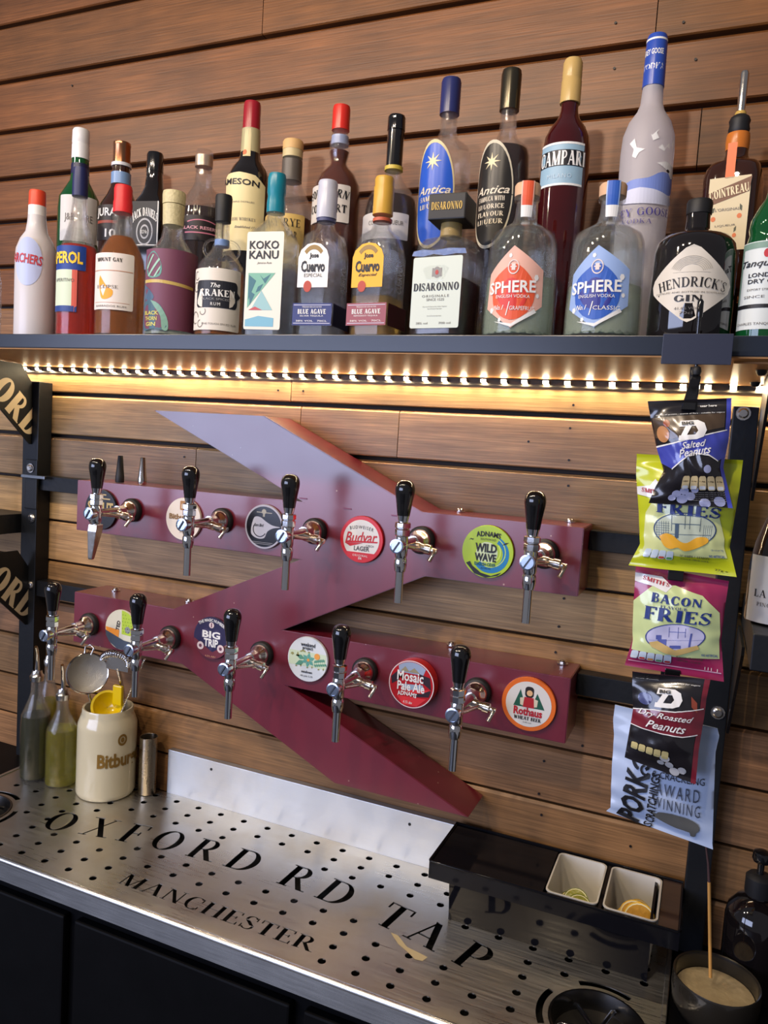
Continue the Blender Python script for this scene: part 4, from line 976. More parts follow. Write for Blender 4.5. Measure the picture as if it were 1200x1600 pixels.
l.text('DISARONNO', .5, .58, .92, .11, INK, 'serifbold'); l.text('ORIGINALE', .5, .45, .55, .035, TINY, 'wide'); l.text('SINCE 1525', .5, .4, .36, .035, TINY); l.poly('crest', [circle(.5, .78, .08, 12), rect(.4, .72, .44, .84), rect(.56, .72, .6, .84), circle(.5, .78, .045, 6)], paint(140, 136, 130)); l.poly('crest_red', [circle(.5, .78, .035, 8)], paint(180, 60, 50), .0006)
for yy, ww in ((.3, .5), (.27, .3), (.17, .3)): l.text('the world favourite italian liqueur', .5, yy, ww, .02, TINY)
l.text('28% vol', .25, .07, .24, .03, TINY); l.text('700 ml', .72, .07, .24, .03, TINY)
BLUEF = mat('embossed_blue_lilac_glass', srgb(120, 140, 190), .2, trans=.3, bump=(200, .6, .3))
b.label(640, 722, 400, 411, BLUEF, [(0, .2), (.2, .0), (.4, .3), (.6, .0), (.8, .2), (1, .1), (.97, .8), (.7, 1), (.4, .8), (.2, 1), (.03, .8)], name='embossed_band')
def sphere_b(label, ax, s, c1, c2, c3, sub, ch):
    b = Bot(label, ax, [(58 * s, 521), (58.5 * s, 500), (56 * s, 400), (54.5 * s, 380), (50 * s, 368), (34 * s, 358), (21 * s, 350), (17.5 * s, 338), (16.5 * s, 322), (16.5 * s, 312)], GLG, fill=452 if ch else 440, liq=PALEL,
            cap=[('rim', [(20.5 * s, 316), (21 * s, 312), (20.5 * s, 308)], GLG), ('cork_cap', [(21 * s, 309), (21.5 * s, 292), (19.5 * s, 289)], paint(212, 172, 136, .5))])
    c = ax[0] + 2
    l = b.label(c - 52 * s, c + 32 * s, 398, 521, c1, [(.5, 0), (1, .28), (.98, .72), (.47, 1), (.04, .68), (0, .25)])
    l.poly('paint_cloud', [smoothprof([(.15, .3), (.3, .15), (.55, .1), (.8, .25), (.85, .5), (.7, .68), (.5, .78), (.3, .7), (.12, .55), (.15, .3)], 3)[:-1]], c2)
    l.poly('dark_cloud', [smoothprof([(.2, .4), (.35, .25), (.6, .22), (.72, .36), (.6, .56), (.4, .6), (.2, .4)], 3)[:-1]], c3, .0005)
    for fl_ in [circle(.86, .62, .04, 6), circle(.9, .4, .03, 6), circle(.13, .22, .04, 5), circle(.42, .88, .03, 5), circle(.3, .1, .03, 5), [(.2, .08), (.5, .01), (.5, .05)], [(.5, .01), (.9, .2), (.86, .24), (.5, .05)]]: l.poly('white_fleck', [fl_], WHITE, .0004)
    l.poly('ring_emblem', [arcband(.48, .74, .075, .09, 0, 359, 24), rect(.45, .7, .51, .78), rect(.43, .735, .53, .75)], paint(230, 214, 206), .0009)
    l.text('SPHERE', .46, .5, .80, .15, WHITE, 'bold', d=.001, rot=2); l.text('ENGLISH VODKA', .49, .385, .56, .04, WHITE, 'sans', d=.001); l.text('No.1', .27, .25, .18, .06, WHITE, 'script', d=.001); l.text(sub, .66, .24, .4, .05, WHITE, 'sans', d=.001)
    l.poly('slash', [[(.4, .15), (.415, .15), (.46, .32), (.445, .32)]], WHITE, .001)
    # the tax strip runs over the cork and down the neck, turned a little towards the camera
    zt, zb, zk = b.z(289), b.z(344), b.z(314)
    Rc, Rn = rad(b.x, b.y, ZS + zt, 21.8 * s), rad(b.x, b.y, ZS + zb, 18 * s)
    def Ss(u, v, d):
        z = zb + (zt - zb) * v; k = min(1, max(0, (z - zb) / (zk - zb))); r_ = Rn + (Rc - Rn) * k + .0006 + d; ph = b.phc + .02 + (u - .5) * .95
        return (r_ * math.sin(ph), -r_ * math.cos(ph), z)
    st = lay('tax_strip', [rect(0, 0, 1, 1)], Ss, c2, b.t, 0, (.2, .12))
    lay('strip_end', [rect(0, 0, 1, .32)], Ss, WHITE, st, .0003, (.2, .12)); lay('strip_edge', [rect(0, .32, .1, 1), rect(.9, .32, 1, 1)], Ss, c1, st, .0003, (.2, .12))
    # cut-glass foot
    r0 = b.P[0][0]; mb = MB()
    for q in range(22):
        a = 2 * PI * q / 22
        mb.lathe([(.0075, 0), (.0045, .0035), (.0005, .006)], 5, Matrix.Translation(((r0 - .0075) * math.cos(a), (r0 - .0075) * math.sin(a), .0068)))
    o = mb.make('cut_glass_foot', mat('foot_glass', (.05, .09, .07), .1, trans=.5), b.t); o['kind'] = 'stuff'
    return b
sphere_b('clear ridged vodka bottle with orange-red paint splash label', (813, 450), .955, paint(232, 180, 160), paint(226, 92, 56), paint(214, 60, 52), 'GRAPEFRUIT', 0)
sphere_b('clear ridged vodka bottle with blue paint splash label', (945, 450), 1.03, paint(150, 176, 220), paint(52, 96, 184), paint(50, 56, 140), 'CLASSIC', 1)
b = Bot('squat black gin bottle with cream diamond label', (1081, 450), [(66, 521), (67, 480), (65, 400), (62, 384), (54, 374), (30, 367), (20, 360), (19, 345), (19, 335)], DKGLASS,
        cap=[('cap', [(20.5, 336), (21, 318), (19, 314)], BLKRUB)])
l = b.label(1021, 1137, 398, 514, paint(216, 208, 192), [(.5, 0), (.56, .03), (.97, .40), (1, .5), (.97, .58), (.58, .96), (.5, 1), (.42, .96), (.03, .58), (0, .5), (.03, .40), (.44, .03)])
l.text("HENDRICK'S", .52, .47, .78, .13, INK, 'serif', arc=.05); l.text('GIN', .49, .31, .3, .085, INK, 'serifbold')
l.text('DISTILLED AND BOTTLED IN SCOTLAND', .5, .39, .8, .02, TINY); l.text('41.4% VOL', .48, .18, .26, .035, TINY); l.text('70cl', .48, .12, .14, .035, TINY); l.poly('engraving', [arcband(.5, .62, .13 + .02 * k, .137 + .02 * k, 20, 160) for k in range(6)] + [rect(.3, .645, .7, .65)], paint(184, 176, 160))
b = Bot('green gin bottle with white label cut by the right edge of the frame', (1196, 450), [(41, 521), (41.5, 480), (40, 392), (36, 376), (34, 368), (36, 360), (34, 345), (24, 325), (15, 312), (12, 300), (12, 250)], GREEN,
        cap=[('cap', [(13, 252), (13, 225), (12, 222)], paint(120, 20, 26, .3)), ('red_seal', [(25, 334), (25.4, 331), (24, 326)], GREEN)])
l = b.label(1157, 1236, 385, 520, paint(214, 220, 216), rect(0, 0, 1, 1))
l.text('Tanqueray', .45, .74, .8, .1, INK, 'script'); l.text('LONDON', .45, .615, .5, .05, INK, 'bold'); l.text('DRY GIN', .45, .545, .5, .05, INK, 'bold'); l.poly('black_rule', [rect(0, .24, 1, .285)], INK); l.poly('green_border', [rect(0, .92, 1, .99), rect(0, .3, .05, .92)], paint(120, 150, 134)); l.text('CHARLES TANQUERAY', .4, .06, .7, .035, TINY); l.text('EXPORT STRENGTH', .45, .45, .5, .025, TINY); l.text('SINCE 1830', .45, .37, .6, .03, TINY)
l.poly('red_seal_print', [circle(.45, .86, .05, 12)], paint(190, 40, 50))
b = Bot('clear bottle cut by the left edge of the frame on the shelf', (-26, 470), [(29, 521), (29, 440), (26, 420), (13, 395), (12, 350)], GL, cap=[('cap', [(13, 352), (13, 330)], paint(200, 200, 205))])
# ---- back row
b = Bot('green whisky bottle with tall white cap and navy neck behind the aperitif', (123, 350), [(34, 500), (34, 420), (33.5, 330), (32, 312), (24, 298), (16, 285), (14, 270), (13.5, 250)], GREEN, 'B',
        cap=[('neck_foil', [(14.8, 288), (14.4, 262), (14, 258)], paint(22, 28, 66, .4)), ('cap', [(14.2, 250), (14, 228), (13.4, 226), (14, 224), (13.6, 206), (12, 203)], paint(222, 222, 222, .35))])
l = b.label(95, 150, 314, 384, paint(206, 204, 200)); l.text('J&B RARE', .5, .5, .7, .2, TINY)
b = Bot('dark whisky bottle with copper cap and white lettering behind the red-capped rum', (187, 350), [(36, 500), (36, 420), (35, 340), (32, 325), (22, 308), (16, 295), (14.5, 275), (14, 262)], BROWNG, 'B',
        cap=[('neck_band', [(15.8, 290), (15.8, 272)], paint(120, 150, 190, .3)), ('neck_ring', [(16, 262), (16, 257)], paint(210, 210, 214, .3)), ('cap', [(13.8, 257), (13.6, 230), (14.4, 228), (13.6, 224)], mat('copper_cap', (.45, .2, .1), .25, metal=1.))])
l = b.label(153, 212, 330, 384, paint(34, 24, 22)); l.text('JURA', .3, .76, .5, .3, WHITE, 'bold'); l.text('10', .42, .2, .24, .24, WHITE, 'bold'); l.poly('red_bar', [rect(.05, .48, .55, .56)], paint(150, 66, 50))
b = Bot('square black-labelled whiskey bottle with black cap', (239, 350), [(33, 500), (33, 360), (33, 328), (30, 318, .8), (20, 308, .2), (15, 295, 0), (13, 275, 0), (13, 268, 0)], DKGLASS, 'B', sq=(206, 250, 275, 400, 6),
        cap=[('cap', [(13.6, 270), (13.4, 244), (12, 240)], BLKPL)])
l = b.label(207, 249, 322, 392, paint(22, 20, 21)); l.text('JACK DANIELS', .5, .62, .9, .2, WHITE, 'serifbold', arc=.14); l.poly('scroll_oval', [arcband(.5, .33, .26, .3, 0, 359, 24), arcband(.5, .33, .12, .16, 0, 359, 18)], paint(170, 170, 172)); l.text('OLD No 7', .5, .33, .3, .08, WHITE); l.poly('border', [rect(.95, 0, .98, 1), rect(.02, .03, .98, .05)], WHITE)
b = Bot('clear-shouldered bottle of black rum with glass stopper', (315, 350), [(36, 500), (36, 420), (35.5, 350), (34, 330), (28, 312), (19, 298), (14, 288), (13, 275), (12.5, 268)], GL, 'B', fill=330, liq=DARKL,
        cap=[('glass_stopper', [(13.5, 268), (14, 255), (14, 242), (12.5, 236)], GL), ('stopper_wrap', [(13.9, 262), (14, 245)], mat('rose_gold_foil', (.5, .38, .3), .3, metal=.6))])
l = b.label(285, 347, 346, 384, paint(24, 14, 18)); l.text('BLACK RESERVE', .45, .5, .86, .13, paint(206, 150, 160), 'bold'); l.poly('pink_arc', [arcband(.45, .3, .5, .54, 55, 125), rect(.1, .28, .8, .33)], paint(190, 110, 130))
JAMC = paint(222, 206, 152)
b = Bot('dark whiskey bottle with dark red cap and cream label, behind the square white-labelled bottle', (386, 350), [(36, 500), (36, 400), (35, 300), (33, 280), (27, 266), (18, 254), (15, 240), (14, 205)], DKGLASS, 'B',
        cap=[('neck_label', [(15.4, 252), (14.4, 204)], paint(170, 160, 120)), ('cap', [(13.8, 204), (13.4, 166), (12.2, 161)], paint(150, 26, 40, .3))])
l = b.label(353, 411, 281, 400, JAMC, [(0, 0), (1, 0), (1, .86), (.75, .97), (.4, 1), (.1, .99), (0, .96)]); l.text('JAMESON', .32, .87, 1.05, .1, INK, 'bold', rot=-4); l.text('TRIPLE DISTILLED', .5, .62, .5, .02, TINY); l.text('IRISH WHISKEY', .5, .4, .6, .04, TINY, 'serif'); l.text('Established 1780', .6, .3, .5, .03, TINY, 'script')
l = b.label(382, 392, 206, 250, paint(206, 190, 140), rect(0, 0, 1, 1), follow=True, name='neck_seal'); l.poly('red_seal', [circle(.2, .15, .3, 12, .1)], paint(196, 110, 70))
b = Bot('brown spirit bottle with pale cork stopper and cream label', (452, 350), [(37, 500), (37, 400), (36, 340), (33, 322), (24, 304), (17, 290), (15.5, 275), (15.5, 248)], GL, 'B', fill=345, liq=DEEP,
        cap=[('neck_foil', [(16, 285), (16, 252)], paint(88, 80, 72, .4)), ('neck_rim', [(15.8, 248), (15.8, 236)], paint(196, 178, 130)), ('cork', [(16.2, 236), (16.4, 224), (15, 221)], paint(206, 166, 108, .55))])
l = b.label(408, 473, 344, 420, paint(206, 172, 96)); l.text('EASY RYE', .5, .82, .8, .16, INK, 'serif'); l.text('WHISKEY BAR', .5, .58, .7, .14, INK, 'serif')
b = Bot('bulb-necked amber liqueur bottle with bright red cap and white label', (524, 350), [(38, 500), (38, 400), (37.5, 310), (35, 290), (28, 275), (16, 262), (13, 256), (14.5, 248), (16.5, 238), (15.5, 226), (13, 215), (12.5, 205)], GL, 'B', fill=238, liq=DEEP,
        cap=[('neck_label', [(13.6, 228), (13.3, 214)], paint(150, 160, 190, .3)), ('cap', [(13.8, 205), (13.8, 172), (12.8, 167)], paint(206, 44, 34, .3))])
l = b.label(488, 545, 300, 357, paint(212, 204, 194)); l.text('SOUTHERN', .5, .72, .92, .22, INK, 'serifbold', arc=.05); l.text('COMFORT', .5, .36, .86, .22, INK, 'serifbold')
b = Bot('dark liqueur bottle with long black cap and yellow neck ring', (610, 350), [(43, 500), (43, 400), (42, 335), (39, 316), (30, 300), (17, 284), (13, 274), (12.5, 265)], GL, 'B', fill=312, liq=DARKL,
        cap=[('yellow_ring', [(14.4, 268), (14.4, 262)], paint(200, 176, 70)), ('cap', [(12.6, 262), (13, 206), (14, 205), (14, 190), (13.4, 188), (14, 186), (12.5, 182)], BLKPL)])
l = b.label(560, 636, 344, 384, paint(206, 202, 200)); l.text('COFFEE LIQUEUR', .6, .6, .6, .2, TINY)
for lb, ax, c1, gl, lm, cp, o1, o2, tx in (
    ('clear textured liqueur bottle with navy cap and blue oval label', (692, 330), None, GL, CLEARL, paint(40, 46, 96, .3), paint(40, 88, 190, .3), paint(216, 200, 150), ('Antica', 'SAMBUCA', 'LIQUEUR')),
    ('textured bottle of black liqueur with dark metallic cap and black oval label', (784, 330), None, GL, DARKL, mat('dark_bronze_cap', (.08, .07, .05), .25, metal=.8), paint(40, 38, 36, .3), paint(206, 196, 170), ('Antica', 'SAMBUCA WITH', 'LIQUORICE', 'FLAVOUR', 'LIQUEUR'))):
    b = Bot(lb, ax, [(33, 500), (35, 440), (39, 350), (39.5, 290), (38, 246), (34, 232), (26, 226), (17, 218), (13.5, 208), (13, 190), (13, 168)], gl, 'B', fill=(300 if lm is CLEARL else 236), liq=lm,
            cap=[('cap', [(15.5, 180), (15.6, 130), (14.2, 125)] if lm is CLEARL else [(15.5, 174), (16, 118), (14.5, 111)], cp)])
    l = b.label(ax[0] - 38, ax[0] + 16, 232, 398, o1, circle(.5, .5, .5, 36)); l.poly('oval_rim', [arcband(.5, .5, .47, .5, 0, 359, 40)], o2)
    st_ = [(.5 + (.2 if k % 2 == 0 else .07) * math.cos(k * PI / 8 + PI / 2), .80 + (.085 if k % 2 == 0 else .025) * math.sin(k * PI / 8 + PI / 2)) for k in range(16)]
    l.poly('star', [st_], paint(232, 214, 170), .0006)
    l.text(tx[0], .52, .54, .8, .075, paint(226, 214, 190), 'script')
    for k, s_ in enumerate(tx[1:]): l.text(s_, .52, .46 - .07 * k, .62, .045, paint(220, 208, 184), 'serifbold')
b = Bot('tall red bitter bottle with gold cap and white band lettering', (877, 330), [(37, 510), (37, 420), (38.5, 300), (38, 240), (35, 218), (28, 202), (18, 188), (14, 176), (13.5, 163)], RUBY, 'B',
        cap=[('cap', [(16.2, 163), (16, 128), (15, 126), (15.6, 122), (15.4, 100), (13, 94)], paint(196, 164, 100, .3))])
l = b.label(846, 909, 236, 302, paint(150, 182, 200), rect(0, 0, 1, 1)); l.poly('black_band', [rect(0, .45, 1, .82)], paint(24, 24, 30)); l.text('CAMPARI', .53, .63, .98, .34, WHITE, 'serifbold', d=.001); l.poly('white_edge', [rect(0, .95, 1, 1), rect(0, 0, 1, .05)], WHITE); l.text('MILANO', .5, .22, .5, .1, paint(190, 210, 222), 'wide')
b = Bot('tall frosted vodka bottle with blue cap foil and flying geese, tallest of the back row', (1004, 320), [(36, 510), (38, 440), (41, 330), (42.5, 240), (41, 215), (34, 194), (22, 176), (18, 165), (16.5, 140), (16, 132)], FROST2, 'B',
        cap=[('cap_foil', [(17.6, 138), (17.2, 100), (16.6, 62), (15, 57)], paint(46, 78, 168, .3)), ('foil_ring', [(17, 68), (17, 65)], WHITE)])
l = b.label(966, 1045, 215, 420, FROST2, circle(.5, .5, .01, 6)); 
l.poly('flying_goose', [[(.18, .9), (.26, .93), (.3, .86), (.42, .84), (.34, .82), (.3, .78), (.24, .8), (.26, .85)], [(.48, .95), (.52, .9), (.6, .92), (.56, .96), (.6, .99), (.5, .94)], [(.6, .85), (.66, .88), (.7, .85), (.75, .88), (.7, .83)], [(.84, .9), (.9, .95), (.88, .87)], [(.72, .87), (.78, .9), (.8, .86)]], WHITE)
l.poly('blue_mountains', [smoothprof([(.05, .57), (.25, .62), (.5, .63), (.7, .68), (.95, .66), (.95, .54), (.7, .52), (.4, .54), (.1, .52), (.05, .57)], 3)[:-1]], paint(120, 140, 205)); l.poly('snow_bank', [smoothprof([(.03, .52), (.4, .56), (.95, .5), (.9, .45), (.5, .44), (.1, .46), (.03, .52)], 3)[:-1]], paint(206, 208, 226), .0005); l.poly('goose_head', [[(.6, .74), (.75, .76), (.95, .74), (.98, .66), (.88, .65), (.78, .7)]], WHITE, .0005); l.poly('goose_eye', [circle(.8, .695, .035, 8, .012)], INK, .0008)
l.text('GREY GOOSE', .40, .38, 1.0, .06, paint(70, 62, 150), 'serif', d=.0009, rot=2); l.text('VODKA', .38, .31, .44, .035, paint(96, 88, 140), 'serif', d=.0009)
for k, s_ in enumerate(('GREY GOOSE', 'VODKA')):
    q = b.label(1003, 1037, 78 + 22 * k, 96 + 24 * k, paint(46, 78, 168, .3), rect(0, 0, 1, 1), name='foil_print'); q.text(s_, .5, .5, .9, .5, WHITE, 'bold')
ORB = paint(196, 112, 40, .3)
b = Bot('square brown triple-sec bottle with a steel pourer in its neck', (1140, 350), [(54, 470), (54, 350), (54, 285), (51, 270, .9), (40, 262, .5), (24, 255, .1), (19, 246, 0), (18, 232, 0), (18, 226, 0)], BROWNG, 'B', sq=(1092, 1180, 1196, 350, 5),
        cap=[('neck_foil', [(18.6, 236), (19.5, 224), (19, 214), (18, 210)], ORB), ('pourer_stopper', [(15, 210), (17.5, 204), (16, 196), (17.5, 190), (15, 184), (9, 180)], BLKRUB), ('pourer_ring', [(9, 182), (9.5, 178), (8, 175)], paint(196, 160, 80, .2)), ('pourer_tube', [(6.2, 178), (7.6, 116), (6, 112)], CHROMEW)])
l = b.label(1107, 1170, 290, 402, paint(216, 198, 156), rect(0, 0, 1, 1))
l.poly('brown_band', [[(0, .62), (.98, .78), (1.02, .98), (0, .8)]], paint(110, 66, 34), .0004); l.text('COINTREAU', .5, .80, .95, .12, paint(236, 216, 170), 'serifbold', rot=9, d=.001)
l.poly('oranges', [circle(.17, .44, .06, 10, .035), circle(.8, .46, .06, 10, .035), circle(.72, .2, .05, 10, .03)], paint(214, 110, 50)); l.poly('leaves', [leaf(.1, .52, .12, 40), leaf(.85, .52, .12, 120), leaf(.7, .24, .1, 60), leaf(.66, .1, .1, 300)], paint(70, 74, 50)); l.text("L'ORIGINAL", .5, .56, .6, .04, TINY); l.text('LIQUEUR', .48, .34, .5, .03, TINY)
b.label(1130, 1144, 238, 292, paint(226, 104, 40, .4), rect(0, 0, 1, 1), name='orange_ribbon')

# ================================================================== SNACK PACKETS ON A CLIP STRIP
hg = thing('clip_strip', 'black hanging clip strip with blank sign plate holding the snack packets', 'clip strip', (-.03, -.345, -.33))
PLATE = mat('slate_blue_plate', (.020, .024, .045), .35)
p0 = onY((1037, 520), -.350); p1 = onY((1142, 571), -.350)
P_('sign_plate', MB().box(float(p0[0]), float(p1[0]), -.3515, -.3495, .1195, .1560), PLATE, hg, .0006)
P_('rod', MB().tube([(-.0312, -.3475, .1935), (-.0312, -.3475, .155), (-.029, -.3475, .112)], .0022, 10), BLKPL, hg, smooth=50)
P_('rod_tip', MB().lathe([(.0035, 0), (.0038, .003), (.0038, .018), (.002, .021)], 12, Matrix.Translation((-.0312, -.3475, .176))), BLKPL, hg, smooth=40)
P_('swivel', MB().lathe([(.002, 0), (.005, .002), (.006, .006), (.005, .010), (.003, .012)], 16, Matrix.Translation((-.0285, -.349, .1055))), BLKRUB, hg, smooth=40)
cl = MB(); cl.v = [(-.0335, -.352, .106), (-.0225, -.352, .106), (-.0225, -.346, .106), (-.0335, -.346, .106), (-.0400, -.404, .0620), (-.0235, -.404, .0620), (-.0235, -.388, .0620), (-.0400, -.388, .0620)]; cl.f = [(0, 1, 2, 3), (7, 6, 5, 4), (0, 4, 5, 1), (1, 5, 6, 2), (2, 6, 7, 3), (3, 7, 4, 0)]
P_('clip', cl, BLKPL, hg, .0012)
P_('strip', MB().box(-.036, -.024, -.3375, -.3365, -.28, .118), BLKRUB, hg)
for (u, y_) in (((1056, 897), -.362), ((1050, 1060), -.352), ((1020, 1110), -.344)):
    p = onY(u, y_); P_('clip', MB().box(float(p[0]) - .009, float(p[0]) + .009, y_ - .003, -.3425, float(p[2]) - .008, float(p[2]) + .012), BLKPL, hg, .0012)
def bag(label, L, Rr, y0, bulge, m, foil=.25, nu=34, nv=44, seal=.07, seed=0):
    """L, Rr: outline of the left and right edge from top to bottom in pixels, taken at depth y0"""
    a = [onY(p, y0) for p in L]; b = [onY(p, y0) for p in Rr]
    c = sum([(p + q) / 2 for p, q in zip(a, b)]) / len(a); top = (a[0] + b[0]) / 2
    t = thing('snack_packet', label, 'snack packet', (float(c[0]), y0, float(min(a[-1][2], b[-1][2]))))
    o = np.array([float(c[0]), y0, float(min(a[-1][2], b[-1][2]))])
    cum = [0]
    for i in range(1, len(a)): cum.append(cum[-1] + np.linalg.norm((a[i] + b[i]) / 2 - (a[i - 1] + b[i - 1]) / 2))
    cum = [q / cum[-1] for q in cum]
    def edge(A, w_):
        for i in range(1, len(cum)):
            if w_ <= cum[i] + 1e-9:
                k = (w_ - cum[i - 1]) / (cum[i] - cum[i - 1]); return A[i - 1] + (A[i] - A[i - 1]) * k
        return A[-1]
    def S(u, v, d, side=1):
        w_ = min(1, max(0, 1 - v)); u_ = min(1, max(0, u))
        p = edge(a, w_) * (1 - u_) + edge(b, w_) * u_ - o
        vs = min(1, max(0, (min(v, 1 - v) - seal) / .30)); e = math.sin(vs * PI / 2) ** .8 * (1 - abs(2 * u_ - 1) ** 2.6)
        wr = mnoise.noise(Vector((u * 3.1 + seed, v * 4.3, seed * 2.))) * .25 + abs(mnoise.noise(Vector((u * 6. + v * 5 + seed, v * 3. - u * 2, seed)))) * .30
        crimp = .0006 * math.sin(v * 330) if min(v, 1 - v) < seal else 0
        yy = p[1] - side * (bulge * e * (1 - wr * .8) + .0008) + (mnoise.noise(Vector((u * 2., v * 9., seed + 5.))) * .0035) * (1 - e) + crimp
        return (p[0], yy - side * d, p[2])
    V = []; F = []
    for j in range(nv + 1):
        for i in range(nu + 1): V.append(S(i / nu, j / nv, 0))
    n = len(V)
    for j in range(nv + 1):
        for i in range(nu + 1): V.append(S(i / nu, j / nv, 0, -1))
    for j in range(nv):
        for i in range(nu):
            q = (j * (nu + 1) + i, j * (nu + 1) + i + 1, (j + 1) * (nu + 1) + i + 1, (j + 1) * (nu + 1) + i); F.append(q); F.append(tuple(reversed([k + n for k in q])))
    rim = [i for i in range(nu + 1)] + [j * (nu + 1) + nu for j in range(1, nv + 1)] + [nv * (nu + 1) + i for i in range(nu - 1, -1, -1)] + [j * (nu + 1) for j in range(nv - 1, 0, -1)]
    for i in range(len(rim)): x_, y_ = rim[i], rim[(i + 1) % len(rim)]; F.append((y_, x_, x_ + n, y_ + n))
    o_ = obj('foil', V, F, m, t, smooth=60)
    S.step = (1 / nu * 1.0, 1 / nv * 1.0); S.asp = float(np.linalg.norm(b[0] - a[0]) / abs(a[0][2] - a[-1][2]))
    def poly(name, polys, mm, d=.0009):
        q = lay(name, polys, S, mm, t, d, S.step); q.data.polygons.foreach_set('use_smooth', [True] * len(q.data.polygons)); return q
    def text(s_, cx, cy, w_, h_, mm=WHITE, st='sans', rot=0, arc=0, d=.0022, name='lettering'):
        V_, F_ = textmesh(s_, st); r = math.radians(rot); pts = []
        for a_, b_ in V_:
            x = (a_ - .5) * w_; y = (b_ - .5) * h_ + arc * (1 - (2 * a_ - 1) ** 2)
            X = x * math.cos(r) - y * math.sin(r) / S.asp; Y = x * math.sin(r) * S.asp + y * math.cos(r); pts.append(S(cx + X, cy + Y, d))
        return obj(name, pts, F_, mm, t)
    return t, poly, text
def F_(r, g, b_, rough=.22): return mat('foil_%d_%d_%d' % (r, g, b_), srgb(r, g, b_), rough, spec=.7, coat=.5)
BLKF = F_(30, 27, 30); BRNF = F_(74, 58, 42); BLUF = F_(66, 74, 170); MARF = F_(120, 32, 46)
def nutri(poly, text, xs, y, w_, h_, col, cols2):
    for k, x in enumerate(xs):
        poly('nutrition_box', [rrect(x, y - .004 * k, x + w_, y + h_ - .004 * k, w_ * .25, h_ * .2)], col, .0014)
        poly('nutrition_value', [rrect(x + w_ * .12, y + h_ * .06 - .004 * k, x + w_ * .88, y + h_ * .3 - .004 * k, w_ * .15, h_ * .08)], cols2[k % len(cols2)], .0019)
    return
# A: salted peanuts (frontmost, top)
t, poly, text = bag('blue and black salted peanut packet, topmost on the clip strip', [(1012, 627), (1017, 656), (1026, 700), (1037, 735), (1022, 765), (1013.5, 786)], [(1143, 622), (1142, 650), (1138, 690), (1130, 730), (1138, 765), (1145, 794)], -.392, .017, BLKF, seed=1)
poly('blue_band', [[(0, .58), (.25, .60), (.55, .635), (.97, .69), (1, .69), (1, .44), (.9, .41), (.75, .47), (.5, .50), (.3, .42), (.15, .36), (0, .42)]], BLUF)
poly('blue_edge', [rect(.945, .0, 1, 1)], BLUF, .0007)
poly('brown_window', [[(.02, .66), (.25, .64), (.6, .68), (.93, .72), (.93, .86), (.02, .84)]], BRNF, .0006)
poly('band_edge', [[(0, .575), (.25, .595), (.55, .63), (.97, .685), (.97, .695), (.55, .642), (.25, .607), (0, .59)], [(.15, .35), (.3, .41), (.5, .49), (.75, .46), (.9, .40), (.9, .41), (.75, .472), (.5, .503), (.3, .423), (.15, .363)]], WHITE, .0013)
poly('peanut_picture', [circle(.13, .69, .085, 18, .075)], F_(188, 132, 84), .0012); poly('small_peanut', [circle(.2, .785, .045, 12, .035)], F_(150, 72, 40), .0012)
Dp = [[(.38, .80), (.60, .80), (.68, .77), (.71, .70), (.67, .64), (.58, .62), (.33, .62), (.345, .665), (.56, .665), (.60, .70), (.57, .745), (.36, .745)], [(.44, .745), (.37, .665), (.45, .665), (.52, .745)]]
poly('letter_d_logo', Dp, WHITE, .0018); text('BIG', .47, .775, .15, .032, INK, 'black', d=.0035)
text('tear here', .73, .935, .2, .022, WHITE, 'bold'); text('source of protein - source of fibre - suitable for vegans', .5, .865, .85, .014, WHITE)
text('Salted', .53, .575, .34, .062, WHITE, 'script', rot=3); text('Peanuts', .54, .508, .47, .075, WHITE, 'script', rot=4)
nutri(poly, text, [.37, .49, .61, .73, .85], .155, .105, .13, F_(206, 186, 140), [F_(214, 218, 220)])
for k, s_ in enumerate(('ENERGY', '12.6g', '1.6g', '1.0g', '0.3g')): text(s_, .42 + .12 * k, .235 - .004 * k, .075, .016, INK, 'bold', d=.0032)
PB = F_(150, 156, 190)
for k, (x, y, r) in enumerate([(.32, .1, .06), (.42, .13, .06), (.5, .08, .065), (.4, .05, .07), (.56, .14, .05), (.27, .06, .05), (.68, .02, .07), (.86, .04, .07), (.74, .33, .06)]): poly('peanut_print', [circle(x, y + .01, r, 14, r * .62)], PB, .0012 + .0002 * (k % 3))
for k in range(5): text('ingredients peanuts 93% sunflower oil sea salt', .72, .125 - .018 * k, .46, .010, F_(150, 150, 150))
# B: scampi and lemon
YG = F_(190, 198, 30); PG = F_(214, 220, 150)
t, poly, text = bag('yellow-green fries packet with oval pub drawing, second on the clip strip', [(995, 709), (994, 740), (998, 800), (1000, 850), (982, 883)], [(1161, 719), (1156, 760), (1148, 808), (1140, 855), (1151, 901.5)], -.366, .016, YG, seed=4)
poly('pale_panel', [[(.06, .16), (.5, .13), (.95, .14), (.93, .3), (.86, .46), (.8, .62), (.5, .66), (.2, .64), (.08, .5), (.05, .3)]], PG)
poly('white_arrow', [[(0, .7), (.14, .72), (.2, .78), (.3, .68), (.26, .60), (.18, .62), (0, .64)]], F_(226, 224, 220), .0013); text("SMITH'S", .17, .675, .24, .035, paint(170, 30, 50), 'serifbold', rot=-4)
text('FRIES', .53, .545, .66, .10, paint(32, 52, 120), 'serifbold', rot=-3)
poly('oval_drawing', [circle(.5, .37, .33, 40, .145)], F_(190, 200, 178), .0012); poly('oval_rim', [arcband(.5, .37, .32, .335, 0, 359, 40)][0:0] + [[(.5 + .335 * math.cos(math.radians(a)), .37 + .15 * math.sin(math.radians(a))) for a in range(0, 361, 8)] + [(.5 + .322 * math.cos(math.radians(a)), .37 + .143 * math.sin(math.radians(a))) for a in range(360, -1, -8)]], paint(50, 70, 110), .0016)
